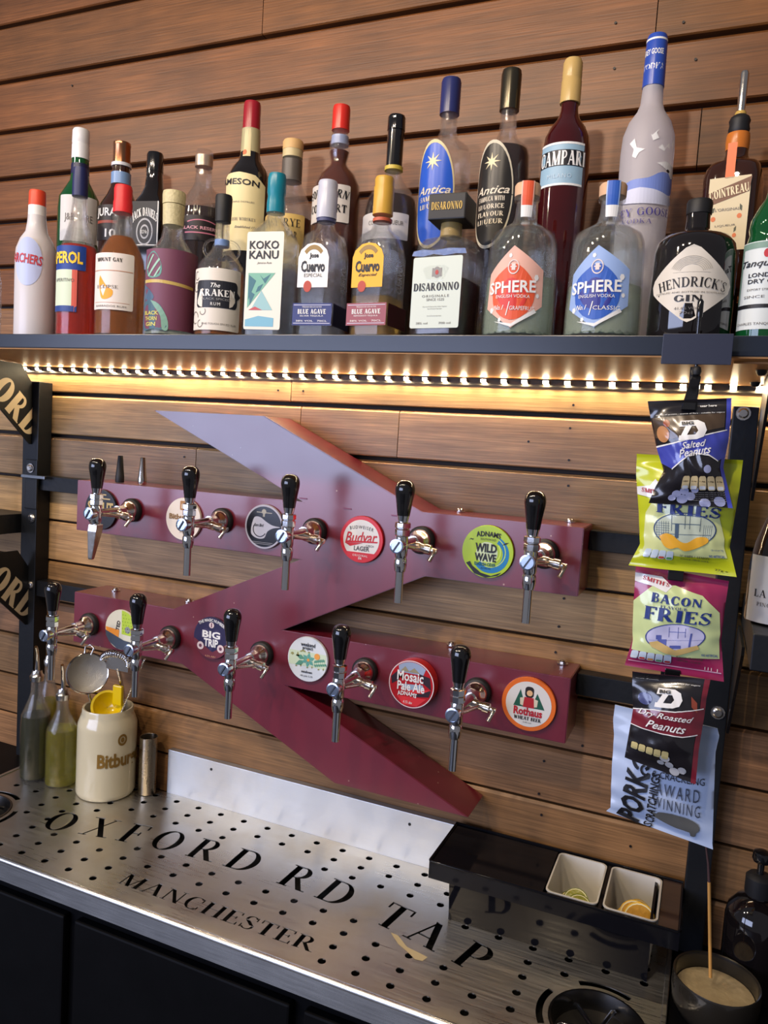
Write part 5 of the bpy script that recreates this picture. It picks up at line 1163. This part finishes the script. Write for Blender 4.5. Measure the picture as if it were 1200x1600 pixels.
lines = [rect(.36, .36, .365, .5), rect(.5, .38, .505, .51), rect(.55, .38, .555, .51), rect(.66, .36, .665, .48), rect(.36, .42, .66, .425), rect(.36, .495, .66, .5), rect(.25, .33, .78, .334), rect(.4, .30, .44, .42)] + [rect(.2 + .025 * k, .3, .203 + .025 * k, .44) for k in range(6)] + [rect(.7 + .02 * k, .3, .703 + .02 * k, .42) for k in range(5)] + [rect(.19, .3 + .02 * k, .34, .3025 + .02 * k) for k in range(7)]
poly('pub_drawing_lines', lines, paint(70, 90, 110), .0017)
poly('crisp_picture', [smoothprof([(.23, .31), (.3, .335), (.38, .32), (.46, .27), (.54, .26), (.64, .31), (.74, .31), (.76, .27), (.66, .22), (.52, .185), (.44, .215), (.36, .2), (.28, .23), (.23, .31)], 3)[:-1]], F_(232, 172, 50), .0022)
nutri(poly, text, [.09, .17, .25, .33], .105, .073, .085, F_(200, 214, 224), [F_(180, 190, 200), F_(214, 218, 220), F_(190, 80, 60), F_(90, 150, 90)])
text('SCAMPI & LEMON', .62, .135, .3, .022, paint(60, 70, 50), 'serif', rot=-3); text('FLAVOUR CEREAL SNACK', .62, .108, .28, .016, paint(60, 70, 50), 'serif', rot=-3); text('126 kcal per bag', .86, .2, .13, .02, paint(50, 90, 150)); text('NO ARTIFICIAL', .85, .15, .16, .022, paint(50, 90, 150), 'bold'); text('27g e', .87, .035, .12, .02, paint(60, 70, 20), 'bold', rot=-4)
# C: bacon
MG = F_(150, 40, 82); PG2 = F_(200, 214, 150)
t, poly, text = bag('magenta and pale green bacon fries packet, third on the clip strip', [(994, 880), (990, 940), (988, 1000), (976, 1039)], [(1139, 908), (1133, 947), (1127, 1000), (1131, 1065)], -.352, .015, MG, seed=9)
poly('pale_panel', [[(.02, .22), (.5, .18), (.97, .18), (.98, .4), (.95, .62), (.75, .80), (.45, .87), (.2, .84), (0, .7), (0, .4)]], PG2)
poly('white_arrow', [[(0, .93), (.3, .93), (.42, .86), (.36, .80), (.22, .84), (0, .86)]], F_(226, 224, 222), .0013); text("SMITH'S", .24, .885, .3, .035, paint(170, 30, 50), 'serifbold', rot=-8)
text('BACON', .48, .735, .55, .085, paint(32, 52, 120), 'serifbold', rot=-4); text('FLAVOUR', .46, .665, .3, .028, paint(32, 52, 120), 'serif', rot=-4); text('FRIES', .5, .585, .74, .125, paint(32, 52, 120), 'serifbold', rot=-5)
poly('oval_drawing', [circle(.49, .38, .33, 40, .125)], F_(190, 190, 220), .0012); poly('oval_rim', [[(.49 + .335 * math.cos(math.radians(a)), .38 + .13 * math.sin(math.radians(a))) for a in range(0, 361, 8)] + [(.49 + .322 * math.cos(math.radians(a)), .38 + .123 * math.sin(math.radians(a))) for a in range(360, -1, -8)]], paint(50, 60, 130), .0016)
poly('pub_drawing_lines', [rect(.42, .38, .425, .48), rect(.52, .37, .525, .48), rect(.6, .38, .605, .47), rect(.42, .43, .6, .434), rect(.3, .30, .4, .36), rect(.28, .36, .34, .40), rect(.44, .27, .56, .30), rect(.2, .35, .8, .352), [(.64, .26), (.66, .26), (.68, .42), (.66, .42)]], paint(80, 90, 160), .0017)
poly('crisp_picture', [[(.2, .33), (.3, .345), (.5, .255), (.74, .305), (.76, .27), (.52, .195), (.4, .215), (.24, .28)]], F_(206, 176, 110), .0022)
nutri(poly, text, [.03, .12, .21, .30, .39], .115, .08, .1, F_(196, 210, 222), [F_(214, 218, 220), F_(190, 60, 60), F_(220, 140, 60), F_(90, 150, 100), F_(190, 60, 60)])
text('BACON FLAVOUR', .66, .175, .28, .024, paint(40, 60, 50), 'serif', rot=-4); text('CEREAL SNACK', .65, .145, .25, .022, paint(40, 60, 50), 'serif', rot=-4); text('NO ARTIFICIAL', .87, .21, .17, .022, paint(50, 90, 150), 'bold', rot=-4); text('24g e', .88, .09, .13, .026, WHITE, 'serif', rot=-5); poly('white_rule', [[(.02, .075), (.98, .06), (.98, .07), (.02, .085)]], F_(220, 170, 190), .0013)
# E: pork scratchings (behind D)
PWH = mat('white_blue_foil', srgb(178, 194, 222), .3, coat=.3)
t, poly, text = bag('white pork scratchings packet with black lettering and a pig, lowest on the strip', [(961, 1101), (958, 1125), (959.5, 1147), (956, 1200), (954, 1262), (947.5, 1267)], [(1121, 1138), (1124, 1150), (1118, 1175), (1116, 1230), (1113, 1318), (1114, 1327)], -.330, .014, PWH, seed=14, seal=.05)
text('PORK', .235, .27, .62, .20, INK, 'black', rot=82); text('SCRATCHINGS', .42, .27, .62, .075, INK, 'bold', rot=84)
poly('curly_ampersand', [arcband(.30, .62, .07, .1, -60, 250, 18), arcband(.34, .54, .03, .05, 100, 330, 10)], INK, .002); text('& CRACKLING', .66, .52, .5, .06, INK, 'sans', rot=-2); text('AWARD', .66, .40, .42, .10, paint(70, 76, 90), 'wide', rot=-2); text('WINNING', .65, .28, .45, .10, paint(70, 76, 90), 'wide', rot=-2)
poly('pig_picture', [smoothprof([(.42, .175), (.46, .165), (.48, .19), (.6, .205), (.75, .2), (.86, .17), (.87, .12), (.84, .09), (.83, .055), (.79, .055), (.78, .085), (.66, .085), (.55, .10), (.47, .12), (.42, .13), (.44, .15), (.42, .175)], 2)[:-1]], paint(96, 96, 92), .002)
# D: dry roasted
t, poly, text = bag('black and maroon dry roasted peanut packet hanging over the white packet', [(988, 1049), (988, 1080), (989.5, 1107), (982, 1150), (976, 1183)], [(1110, 1062), (1104, 1090), (1101, 1115), (1092, 1170), (1087, 1225)], -.372, .012, BLKF, seed=21)
poly('maroon_band', [[(0, .64), (.3, .665), (.6, .66), (1, .69), (1, .44), (.75, .41), (.5, .42), (.2, .44), (0, .46)]], MARF); poly('maroon_edge', [rect(.93, 0, 1, 1)], MARF, .0007)
poly('band_edge', [[(0, .635), (.3, .66), (.6, .655), (.98, .685), (.98, .695), (.6, .665), (.3, .67), (0, .645)], [(0, .455), (.2, .435), (.5, .415), (.75, .405), (.95, .43), (.95, .44), (.75, .415), (.5, .425), (.2, .445), (0, .465)]], WHITE, .0013)
poly('letter_d_logo', [[(a_ - .02, b_ + .075) for a_, b_ in q] for q in Dp], WHITE, .0018); text('BIG', .45, .85, .15, .032, INK, 'black', d=.0035)
poly('blue_sheen_picture', [circle(.18, .76, .1, 14, .06)], F_(70, 76, 120), .0009); poly('red_nut_picture', [leaf(.8, .82, .2, 300, .2)], F_(150, 70, 50), .0012)
text('Dry Roasted', .47, .60, .78, .075, WHITE, 'script', rot=-5); text('Peanuts', .5, .5, .56, .085, WHITE, 'script', rot=-4)
nutri(poly, text, [.06, .17, .28, .39, .5], .17, .095, .09, F_(206, 190, 130), [F_(180, 170, 120)])
for k, (x, y, r) in enumerate([(.55, .16, .07), (.62, .1, .06), (.7, .05, .07), (.8, .08, .06), (.5, .1, .05)]): poly('peanut_print', [circle(x, y, r, 12, r * .55)], F_(170, 172, 176), .0012 + .0002 * (k % 3))
text('source of protein', .2, .945, .3, .016, WHITE); text('suitable for vegans', .72, .93, .34, .016, WHITE)

# ================================================================== BACK BAR OBJECTS
# stoneware mug full of bar tools
MX, MY = -1.163, -.078
MUGM = mat('cream_stoneware', srgb(206, 196, 164), .18, coat=.6)
Rm = .0625
mug = thing('stoneware_mug', 'cream stoneware beer mug with gold blackletter holding bar tools', 'mug', (MX, MY, ZT))
mp = [(Rm * .86, 0), (Rm * .95, .002), (Rm, .008), (Rm * 1.0, .012), (Rm * 1.0, .150), (Rm * .985, .160), (Rm * .90, .174), (Rm * .86, .180), (Rm * .86, .190), (Rm * .84, .193), (Rm * .78, .192), (Rm * .76, .186), (Rm * .76, .17), (Rm * .88, .155), (Rm * .9, .02), (.0001, .012)]
MB().lathe([(1e-4, 0)] + mp, 44, cap=False).make('mug_body', MUGM, mug, smooth=40)
phm = math.atan2(-MX, 1.35 + MY)
Sm = lambda u, v, d: ((Rm + .0003 + d) * math.sin(phm + u), -(Rm + .0003 + d) * math.cos(phm + u), v)
GOLDP = mat('gold_glaze', srgb(150, 116, 56), .3, metal=.4)
letter('Bitburger', Sm, .62, .088, 1.85, .040, GOLDP, mug, 'black')
lay('emblem', [arcband(.52, .135, .10, .17, 0, 359, 20)], lambda u, v, d: Sm(u, .135 + (v - .135) * .075, d), GOLDP, mug, .0002, (.05, 1)); lay('emblem_face', [circle(.52, .135, .07, 10, .006)], Sm, GOLDP, mug, .0002)
hd = [(-.058, .01, .14), (-.085, .02, .15), (-.1, .025, .12), (-.1, .025, .07), (-.085, .02, .04), (-.058, .012, .045)]
MB().tube(smooth3 := [tuple(Vector(hd[0]) * (1 - t) + Vector(hd[1]) * t) for t in (0, .5)] + hd[1:], .009, 12).make('mug_handle', MUGM, mug, smooth=60)
# tools: strainer with spring, mesh sieve, yellow citrus squeezer, twisted spoon
def thing_at(name, label, cat, u, y): p = onY(u, y); return thing(name, label, cat, (float(p[0]), y, float(p[2])))
sv = thing_at('mesh_strainer', 'small round mesh strainer resting across the mug rim', 'strainer', (137, 1052), -.105)
Rv = rad(float(sv.location.x), -.105, -.5, 33)
Mv = Matrix.Rotation(phm + .1, 4, 'Z') @ Matrix.Rotation(math.radians(75), 4, 'X')
MB().lathe([(Rv, -.002), (Rv + .002, 0), (Rv, .003), (Rv - .002, .002)], 36, Mv, cap=False).make('rim', CHROMEW, sv, smooth=50)
MB().lathe([(Rv - .001, .001), (Rv * .8, -.008), (Rv * .5, -.014), (.001, -.017)], 32, Mv, cap=False).make('mesh_bowl', mat('wire_mesh', (.50, .47, .40), .45, metal=.7, bump=(900, .8)), sv, smooth=60)
MB().tube([(-.01, 0, Rv), (-.012, .004, Rv + .014), (.002, .004, Rv + .020), (.012, .004, Rv + .014), (.008, 0, Rv)], .0018, 8).make('hanging_loop', CHROMEW, sv, smooth=60)
YEL = mat('yellow_enamel', (.72, .50, .0), .28, coat=.5)
hl = Vector((MX - .012, MY + .012, ZT + .05 + EYE)) - sv.location
MB().tube([(0, .003, -Rv), hl * .35 + Vector((0, .002, -Rv * .4)), hl], [.0028, .0035, .0035], 8).make('handle', CHROMEW, sv, smooth=60)
sq_ = thing('citrus_squeezer', 'yellow enamel citrus squeezer standing in the stoneware mug', 'squeezer', (MX + .008, MY, ZT + .155))
Mq = Matrix.Translation((-.002, -.010, .040)) @ Matrix.Rotation(phm, 4, 'Z') @ Matrix.Rotation(math.radians(62), 4, 'X')
MB().lathe([(.001, -.020), (.018, -.015), (.027, -.004), (.031, .004), (.034, .005), (.034, .009), (.029, .009), (.024, -.001), (.014, -.010), (.001, -.014)], 32, Mq, cap=False).make('squeezer_bowl', YEL, sq_, smooth=50)
MB().box(.006, .030, -.004, .004, .045, .088).make('hinge_block', YEL, sq_, bevel=.002)
MB().box(-.012, .006, .006, .014, -.13, .05).make('squeezer_arm', YEL, sq_, bevel=.002)
st_ = thing_at('spring_strainer', 'coiled-spring cocktail strainer standing in the mug behind the squeezer', 'strainer', (181, 1034), -.085)
pts_ = []
for k in range(300):
    a = k / 299; th = PI * (1.05 - 1.1 * a); R1 = .036
    cc = Vector((R1 * math.cos(th), 0, R1 * .5 * math.sin(th))); nn = Vector((math.cos(th), 0, math.sin(th)))
    ph = a * 2 * PI * 20
    pts_.append(cc + nn * .007 * math.cos(ph) + Vector((0, 1, 0)) * .007 * math.sin(ph))
MB().tube(pts_, .0014, 6).make('spring', CHROME, st_, smooth=60)
MB().box(-.03, .03, .004, .0055, -.02, .012).make('strainer_plate', CHROMEW, st_, bevel=.0004)
hl = Vector((MX + .022, MY + .034, ZT + .06 + EYE)) - st_.location
MB().tube([(0, .007, -.015), hl * .3 + Vector((0, .012, 0)), hl], [.0045, .004, .004], 8).make('handle', CHROMEW, st_, smooth=60)
sp_ = thing('bar_spoon', 'twisted steel bar spoon leaning out of the mug', 'spoon', (MX + .042, MY, ZT + .12))
q0 = onY((203, 1082), -.10); q1 = onY((226, 1030), -.115)
l0 = Vector((float(q0[0]), -.10, float(q0[2]) + EYE)) - sp_.location; l1 = Vector((float(q1[0]), -.115, float(q1[2]) + EYE)) - sp_.location
mb = MB()
for s_ in (0, PI):
    mb.tube([(l0 * (1 - k / 60) + l1 * (k / 60)) + Vector((math.cos(k * .55 + s_), math.sin(k * .55 + s_), 0)) * .0011 for k in range(-40, 61)], .0013, 6)
mb.make('twisted_stem', CHROME, sp_, smooth=60)
# steel tube jigger
p = onZ((237, 1240), ZT); jx_, jy_ = -1.081, -.040
tag(MB().lathe([(1e-4, .001), (.0185, .001), (.0195, .003), (.0195, .128), (.0188, .1285), (.0182, .128), (.0182, .006), (1e-4, .005)], 32, cap=False).make('steel_cup', steel('cup_steel', (.45, .40, .33), .25, .35), None, K((jx_, jy_, ZT)), 40), 'narrow brushed steel cup standing beside the stoneware mug', 'cup')
# cordial bottles with pourers
OLIVE = mat('olive_yellow_cordial', (.50, .46, .0), .05, trans=.85, alpha=.8)
def cordial(label, px, h, col, r=.034, top=None):
    x, y = px
    t = thing('pourer_bottle', label, 'bottle', (x, y, ZT))
    pr_ = [(r * .9, 0), (r, .004), (r, h * .5), (r * .96, h * .62), (r * .5, h * .78), (r * .38, h * .84), (r * .36, h)]
    inner = [(p[0] - .002, max(p[1], .005)) for p in pr_[1:]][::-1]
    MB().lathe([(1e-5, 0)] + pr_ + inner + [(1e-5, .005)], 28, cap=False).make('glass', GL, t, smooth=45)
    MB().lathe([(p[0] - .0018, max(.0055, p[1])) for p in pr_[1:4]], 28).make('liquid', col, t, smooth=45)
    MB().lathe([(r * .42, h - .012), (r * .46, h), (r * .36, h + .004), (r * .30, h + .012)], 18).make('pourer_stopper', CHROMEW, t, smooth=40)
    MB().tube([(0, 0, h + .008), (0, 0, h + .03), (.008, -.010, h + .058), (.014, -.018, h + .072)], [.0055, .0045, .004, .0035], 10).make('pourer_spout', CHROME, t, smooth=50)
    return t
cordial('glass bottle of yellow-green cordial with pourer, just left of the mug', (-1.272, -.100), .205, OLIVE, .034)
cordial('dark cordial bottle with chrome pourer, left of the yellow-green one', (-1.345, -.105), .235, mat('dark_cordial', (.03, .03, .008), .05, trans=.3, coat=.5), .033)
cordial('half-hidden cordial bottle near the left post with pourer', (-1.375, -.042), .25, OLIVE, .028)
# clear bottle on the left side shelf
t = thing('clear_bottle', 'clear glass bottle on the left side shelf, cut by the frame edge', 'bottle', (-1.565, -.085, -.215))
MB().lathe([(1e-5, 0), (.036, 0), (.038, .004), (.038, .15), (.03, .175), (.015, .20), (.013, .25), (.011, .25), (.013, .2), (.028, .172), (.0355, .15), (.0355, .008), (1e-5, .006)], 28, cap=False).make('glass', GL, t, smooth=45)
MB().lathe([(.014, .245), (.014, .27)], 16).make('cap', paint(190, 194, 200), t, smooth=40)

# condiment caddy
cd = thing('condiment_caddy', 'glossy black condiment caddy with two white tubs on the drip tray', 'caddy', (-.18, -.085, ZT))
x0, x1, y0, y1 = -.377, .0195, -.168, -.0185
zr = -.6935
PB_ = mat('smoked_black_plastic', (.006, .006, .008), .09, spec=.18)
mb = MB()
for bx_ in ((-.342, -.338), (-.024, -.020)): mb.box(bx_[0], bx_[1], -.150, -.022, ZT + .0008, zr - .004)

mb.add([(-.342, -.148, ZT + .0008), (-.020, -.148, ZT + .0008), (-.020, -.1655, zr - .004), (-.342, -.1655, zr - .004), (-.342, -.144, ZT + .0008), (-.020, -.144, ZT + .0008), (-.020, -.1635, zr - .004), (-.342, -.1635, zr - .004)], [(0, 1, 2, 3), (7, 6, 5, 4), (3, 2, 6, 7), (0, 3, 7, 4), (1, 5, 6, 2), (0, 4, 5, 1)]); mb.box(-.338, -.024, -.0255, -.022, ZT + .0008, zr - .004); mb.box(-.338, -.024, -.1445, -.0255, ZT + .0008, ZT + .004)
P_('caddy_body', mb, PB_, cd)
mb = MB()
mb.box(x0, x1, y0, y0 + .003, zr - .030, zr); mb.box(x0, x1, y1 - .003, y1, zr - .030, zr); mb.box(x0, x0 + .003, y0 + .003, y1 - .003, zr - .030, zr); mb.box(x1 - .003, x1, y0 + .003, y1 - .003, zr - .030, zr)
P_('rim_skirt', mb, PB_, cd)
P_('rim_bead', MB().tube([(x0 + .002, y0, zr), (x1 - .004, y0, zr), (x1, y0 + .004, zr), (x1, y1, zr), (x0, y1, zr), (x0, y0 + .003, zr), (x0 + .002, y0, zr)], .0022, 8), PB_, cd, smooth=60)
tubs = [(-.1840, -.1010), (-.0950, -.0120)]
P_('closed_lid', MB().box(x0 + .003, -.1865, y0 + .003, y1 - .003, zr - .0045, zr - .0015), PB_, cd, .001)
P_('divider', MB().box(-.1005, -.0955, y0 + .003, y1 - .003, zr - .0045, zr - .0015), PB_, cd)
P_('end_panel', MB().box(-.0115, x1 - .003, y0 + .003, y1 - .003, zr - .0045, zr - .0015), mat('smoked_brown_panel', (.05, .03, .025), .1, coat=.8), cd)
P_('front_strip', MB().box(-.1865, -.0115, y0 + .003, y0 + .006, zr - .0045, zr - .0015), PB_, cd)
TUB = mat('white_tub_plastic', srgb(206, 200, 186), .35)
def tub(label, a, b_):
    cx, cy = (a + b_) / 2, -.0960; hx, hy = (b_ - a) / 2 - .0006, .0665
    t = thing('condiment_tub', label, 'tub', (cx, cy, zr - .088))
    prof = []; ring = []
    def rr(hx, hy, r, z):
        return [(p[0], p[1] + (.0885 - z) * .12, z) for p in rrect(-hx, -hy, hx, hy, r, r, 5)]
    L_ = [rr(hx * .84, hy * .80, .010, 0), rr(hx * .965, hy * .965, .011, .086), rr(hx, hy, .011, .0885), rr(hx, hy, .011, .0905), rr(hx * .94, hy * .955, .010, .0905), rr(hx * .92, hy * .94, .010, .086), rr(hx * .80, hy * .76, .009, .003)]
    n = len(L_[0]); V = [p for l in L_ for p in l]; F = [tuple(reversed(range(n)))] + [(j * n + i, j * n + (i + 1) % n, (j + 1) * n + (i + 1) % n, (j + 1) * n + i) for j in range(6) for i in range(n)] + [tuple(range(6 * n, 7 * n))]
    obj('tub_body', V, F, TUB, t, smooth=40)
    return cx, cy
tub('white condiment tub with lime pieces, left of the two', *tubs[0]); tub('white condiment tub with lemon slices, right of the two', *tubs[1])
def slice_(name, label, x, y, z, r, rx, ry, rz, rind, flesh, half=False):
    t = thing(name, label, 'fruit', (x, y, z)); t.rotation_euler = (rx, ry, rz)
    a0, a1 = (0, 180) if half else (0, 360)
    n = 20; mb = MB()
    def seg(r0, r1, h0, h1):
        o = [(r1 * math.cos(math.radians(a0 + (a1 - a0) * i / n)), r1 * math.sin(math.radians(a0 + (a1 - a0) * i / n))) for i in range(n + 1)]
        return o
    for (rr_, h, m_, nm) in ((r, .0025, rind, 'rind'), (r * .93, .0028, paint(228, 222, 180), 'pith'), (r * .86, .0031, flesh, 'flesh')):
        o = seg(0, rr_, 0, 0); k = len(o); V = [(a, b, -h) for a, b in o] + [(a, b, h) for a, b in o]
        F = [tuple(reversed(range(k))), tuple(range(k, 2 * k))] + [(i, (i + 1) % k, (i + 1) % k + k, i + k) for i in range(k)]
        obj(nm, V, F, m_, t, smooth=30)
LEMR = mat('lemon_rind', srgb(226, 176, 40), .4, bump=(300, .3)); LEMF = mat('lemon_flesh', srgb(214, 160, 60), .25, bump=(200, .5, .2), trans=.2)
LIMR = mat('lime_rind', srgb(110, 120, 30), .4, bump=(300, .3)); LIMF = mat('lime_flesh', srgb(160, 160, 60), .25, bump=(200, .5, .2), trans=.2)
zt_ = zr - .068
lem = ['lemon slice nearest the front wall of the right tub', 'lemon slice leaning behind the front one in the right tub', 'lemon slice lying lowest in the right tub', 'half lemon slice against the right tub side']
for k, (x, y, z, r, a, b_, c) in enumerate([(-.040, -.128, .046, .025, 1.0, .1, .1), (-.048, -.112, .040, .024, .85, -.2, .3), (-.056, -.098, .022, .023, .35, .15, 0), (-.040, -.085, .032, .022, .6, .3, .5)]):
    slice_('lemon_slice', lem[k], x, y, zt_ + z, r, a, b_, c, LEMR, LEMF, k == 3)
lim = ['lime slice nearest the front wall of the left tub', 'lime slice in the middle of the left tub', 'lime slice lying at the back of the left tub']
for k, (x, y, z, r, a, b_, c) in enumerate([(-.132, -.130, .038, .021, .9, .1, .2), (-.140, -.110, .036, .021, .6, -.4, .3), (-.148, -.092, .022, .020, .3, .25, 0)]):
    slice_('lime_slice', lim[k], x, y, zt_ + z, r, a, b_, c, LIMR, LIMF)

# incense bowl
bw = thing('incense_bowl', 'dark round ceramic bowl of pale ash at the right end of the bar', 'bowl', (.074, -.178, ZT-.0035))
RB = .060
MB().lathe([(1e-4, .0), (RB * .70, 0), (RB * .78, .003), (RB * .96, .020), (RB, .040), (RB * 1.0, .060), (RB * .985, .063), (RB * .95, .062), (RB * .93, .057), (RB * .90, .040), (RB * .5, .034), (1e-4, .034)], 44, cap=False).make('bowl_body', mat('dark_brown_glaze', (.018, .015, .011), .22, coat=.5), bw, smooth=50)
MB().lathe([(RB * .895, .034), (RB * .90, .040), (RB * .935, .058)], 44, cap=False).make('pale_lining', mat('grey_blue_glaze', srgb(120, 132, 136), .3), bw, smooth=50)
MB().lathe([(RB * .89, .036), (RB * .885, .0405), (RB * .6, .043), (RB * .3, .0405), (1e-4, .044)], 40, cap=False).make('ash', mat('ash_sand', srgb(164, 146, 112), .8, bump=(60, 1.2, .35)), bw, smooth=60)
isx = thing('incense_stick', 'tan incense stick with burnt dark tip standing upright in the ash bowl', 'incense', (.074, -.178, ZT + .036))
s0 = onY((1110, 1527), -.178); s1 = onY((1108, 1378), -.178); s2 = onY((1103, 1322), -.178)
LL = isx.location
def LP(p): return Vector((float(p[0]), -.178, float(p[2]) + EYE)) - LL
MB().tube([LP(s0) , LP(s0) * .4 + LP(s1) * .6, LP(s1)], .0024, 8).make('stick', mat('bamboo_tan', srgb(206, 150, 76), .6), isx, smooth=60)
MB().tube([LP(s1), LP(s1) * .5 + LP(s2) * .5 + Vector((.001, 0, 0)), LP(s2)], [.0021, .0016, .0012], 8).make('burnt_tip', mat('burnt_incense', srgb(76, 52, 50), .8), isx, smooth=60)
# soap pump
sx, sy = .124, -.085
pb = thing('pump_bottle', 'dark brown pump dispenser bottle at the right edge of the frame', 'dispenser', (sx, sy, ZT - .0035))
MB().lathe([(1e-4, 0), (.040, 0), (.043, .004), (.043, .115), (.040, .130), (.028, .146), (.016, .152), (.015, .160)], 36, cap=False).make('bottle_body', DKGLASS, pb, smooth=45)
MB().lathe([(.019, .155), (.0195, .158), (.0195, .182), (.016, .186), (.008, .188)], 24).make('pump_collar', BLKRUB, pb, smooth=40)
MB().lathe([(.005, .186), (.005, .205), (.012, .207), (.014, .212), (.012, .222), (.004, .226)], 20).make('pump_head', BLKPL, pb, smooth=40)
MB().tube([(0, 0, .216), (.025, -.010, .219), (.040, -.016, .213)], [.006, .005, .004], 10).make('pump_spout', BLKPL, pb, smooth=50)
# wine bottle on the right side shelf
b = Bot('dark wine bottle with pale label on the right side shelf', (1216, 920), [(50, 1018), (50, 900), (49, 880), (44, 850), (30, 810), (18, 780), (16, 740), (15.5, 690)], DKGLASS, name='wine_bottle', base=-.2, y=-.235,
        cap=[('foil', [(16.5, 740), (16, 690), (15, 686)], paint(30, 14, 18, .3))])
l = b.label(1170, 1262, 868, 998, paint(206, 210, 214), rect(0, 0, 1, 1)); l.text('LA VINA', .45, .44, .62, .11, INK, 'serif'); l.text('PINOT NOIR', .45, .28, .5, .06, TINY, 'serif')
print('tris', sum(sum(len(p.vertices) - 2 for p in m_.polygons) for m_ in bpy.data.meshes))
# ---- repeats carry their group
GROUPS = {'beer_tap': 'beer taps on the sign', 'tap_badge': 'round beer badges on the sign', 'snack_packet': 'snack packets on the clip strip', 'lemon_slice': 'lemon slices in the right tub', 'lime_slice': 'lime slices in the left tub',
          'condiment_tub': 'white tubs in the caddy', 'pourer_bottle': 'cordial bottles beside the mug', 'spare_nozzle': 'spare nozzles on top of the sign', 'side_shelf': 'side shelves'}
for o in list(COL.objects):
    if o.parent or 'label' not in o: continue
    k = o.name.split('.')[0]
    if k in GROUPS: o['group'] = GROUPS[k]
    if k == 'spirit_bottle': o['group'] = 'spirit bottles in the %s row' % ('front' if o.location.y < -.2 else 'back')
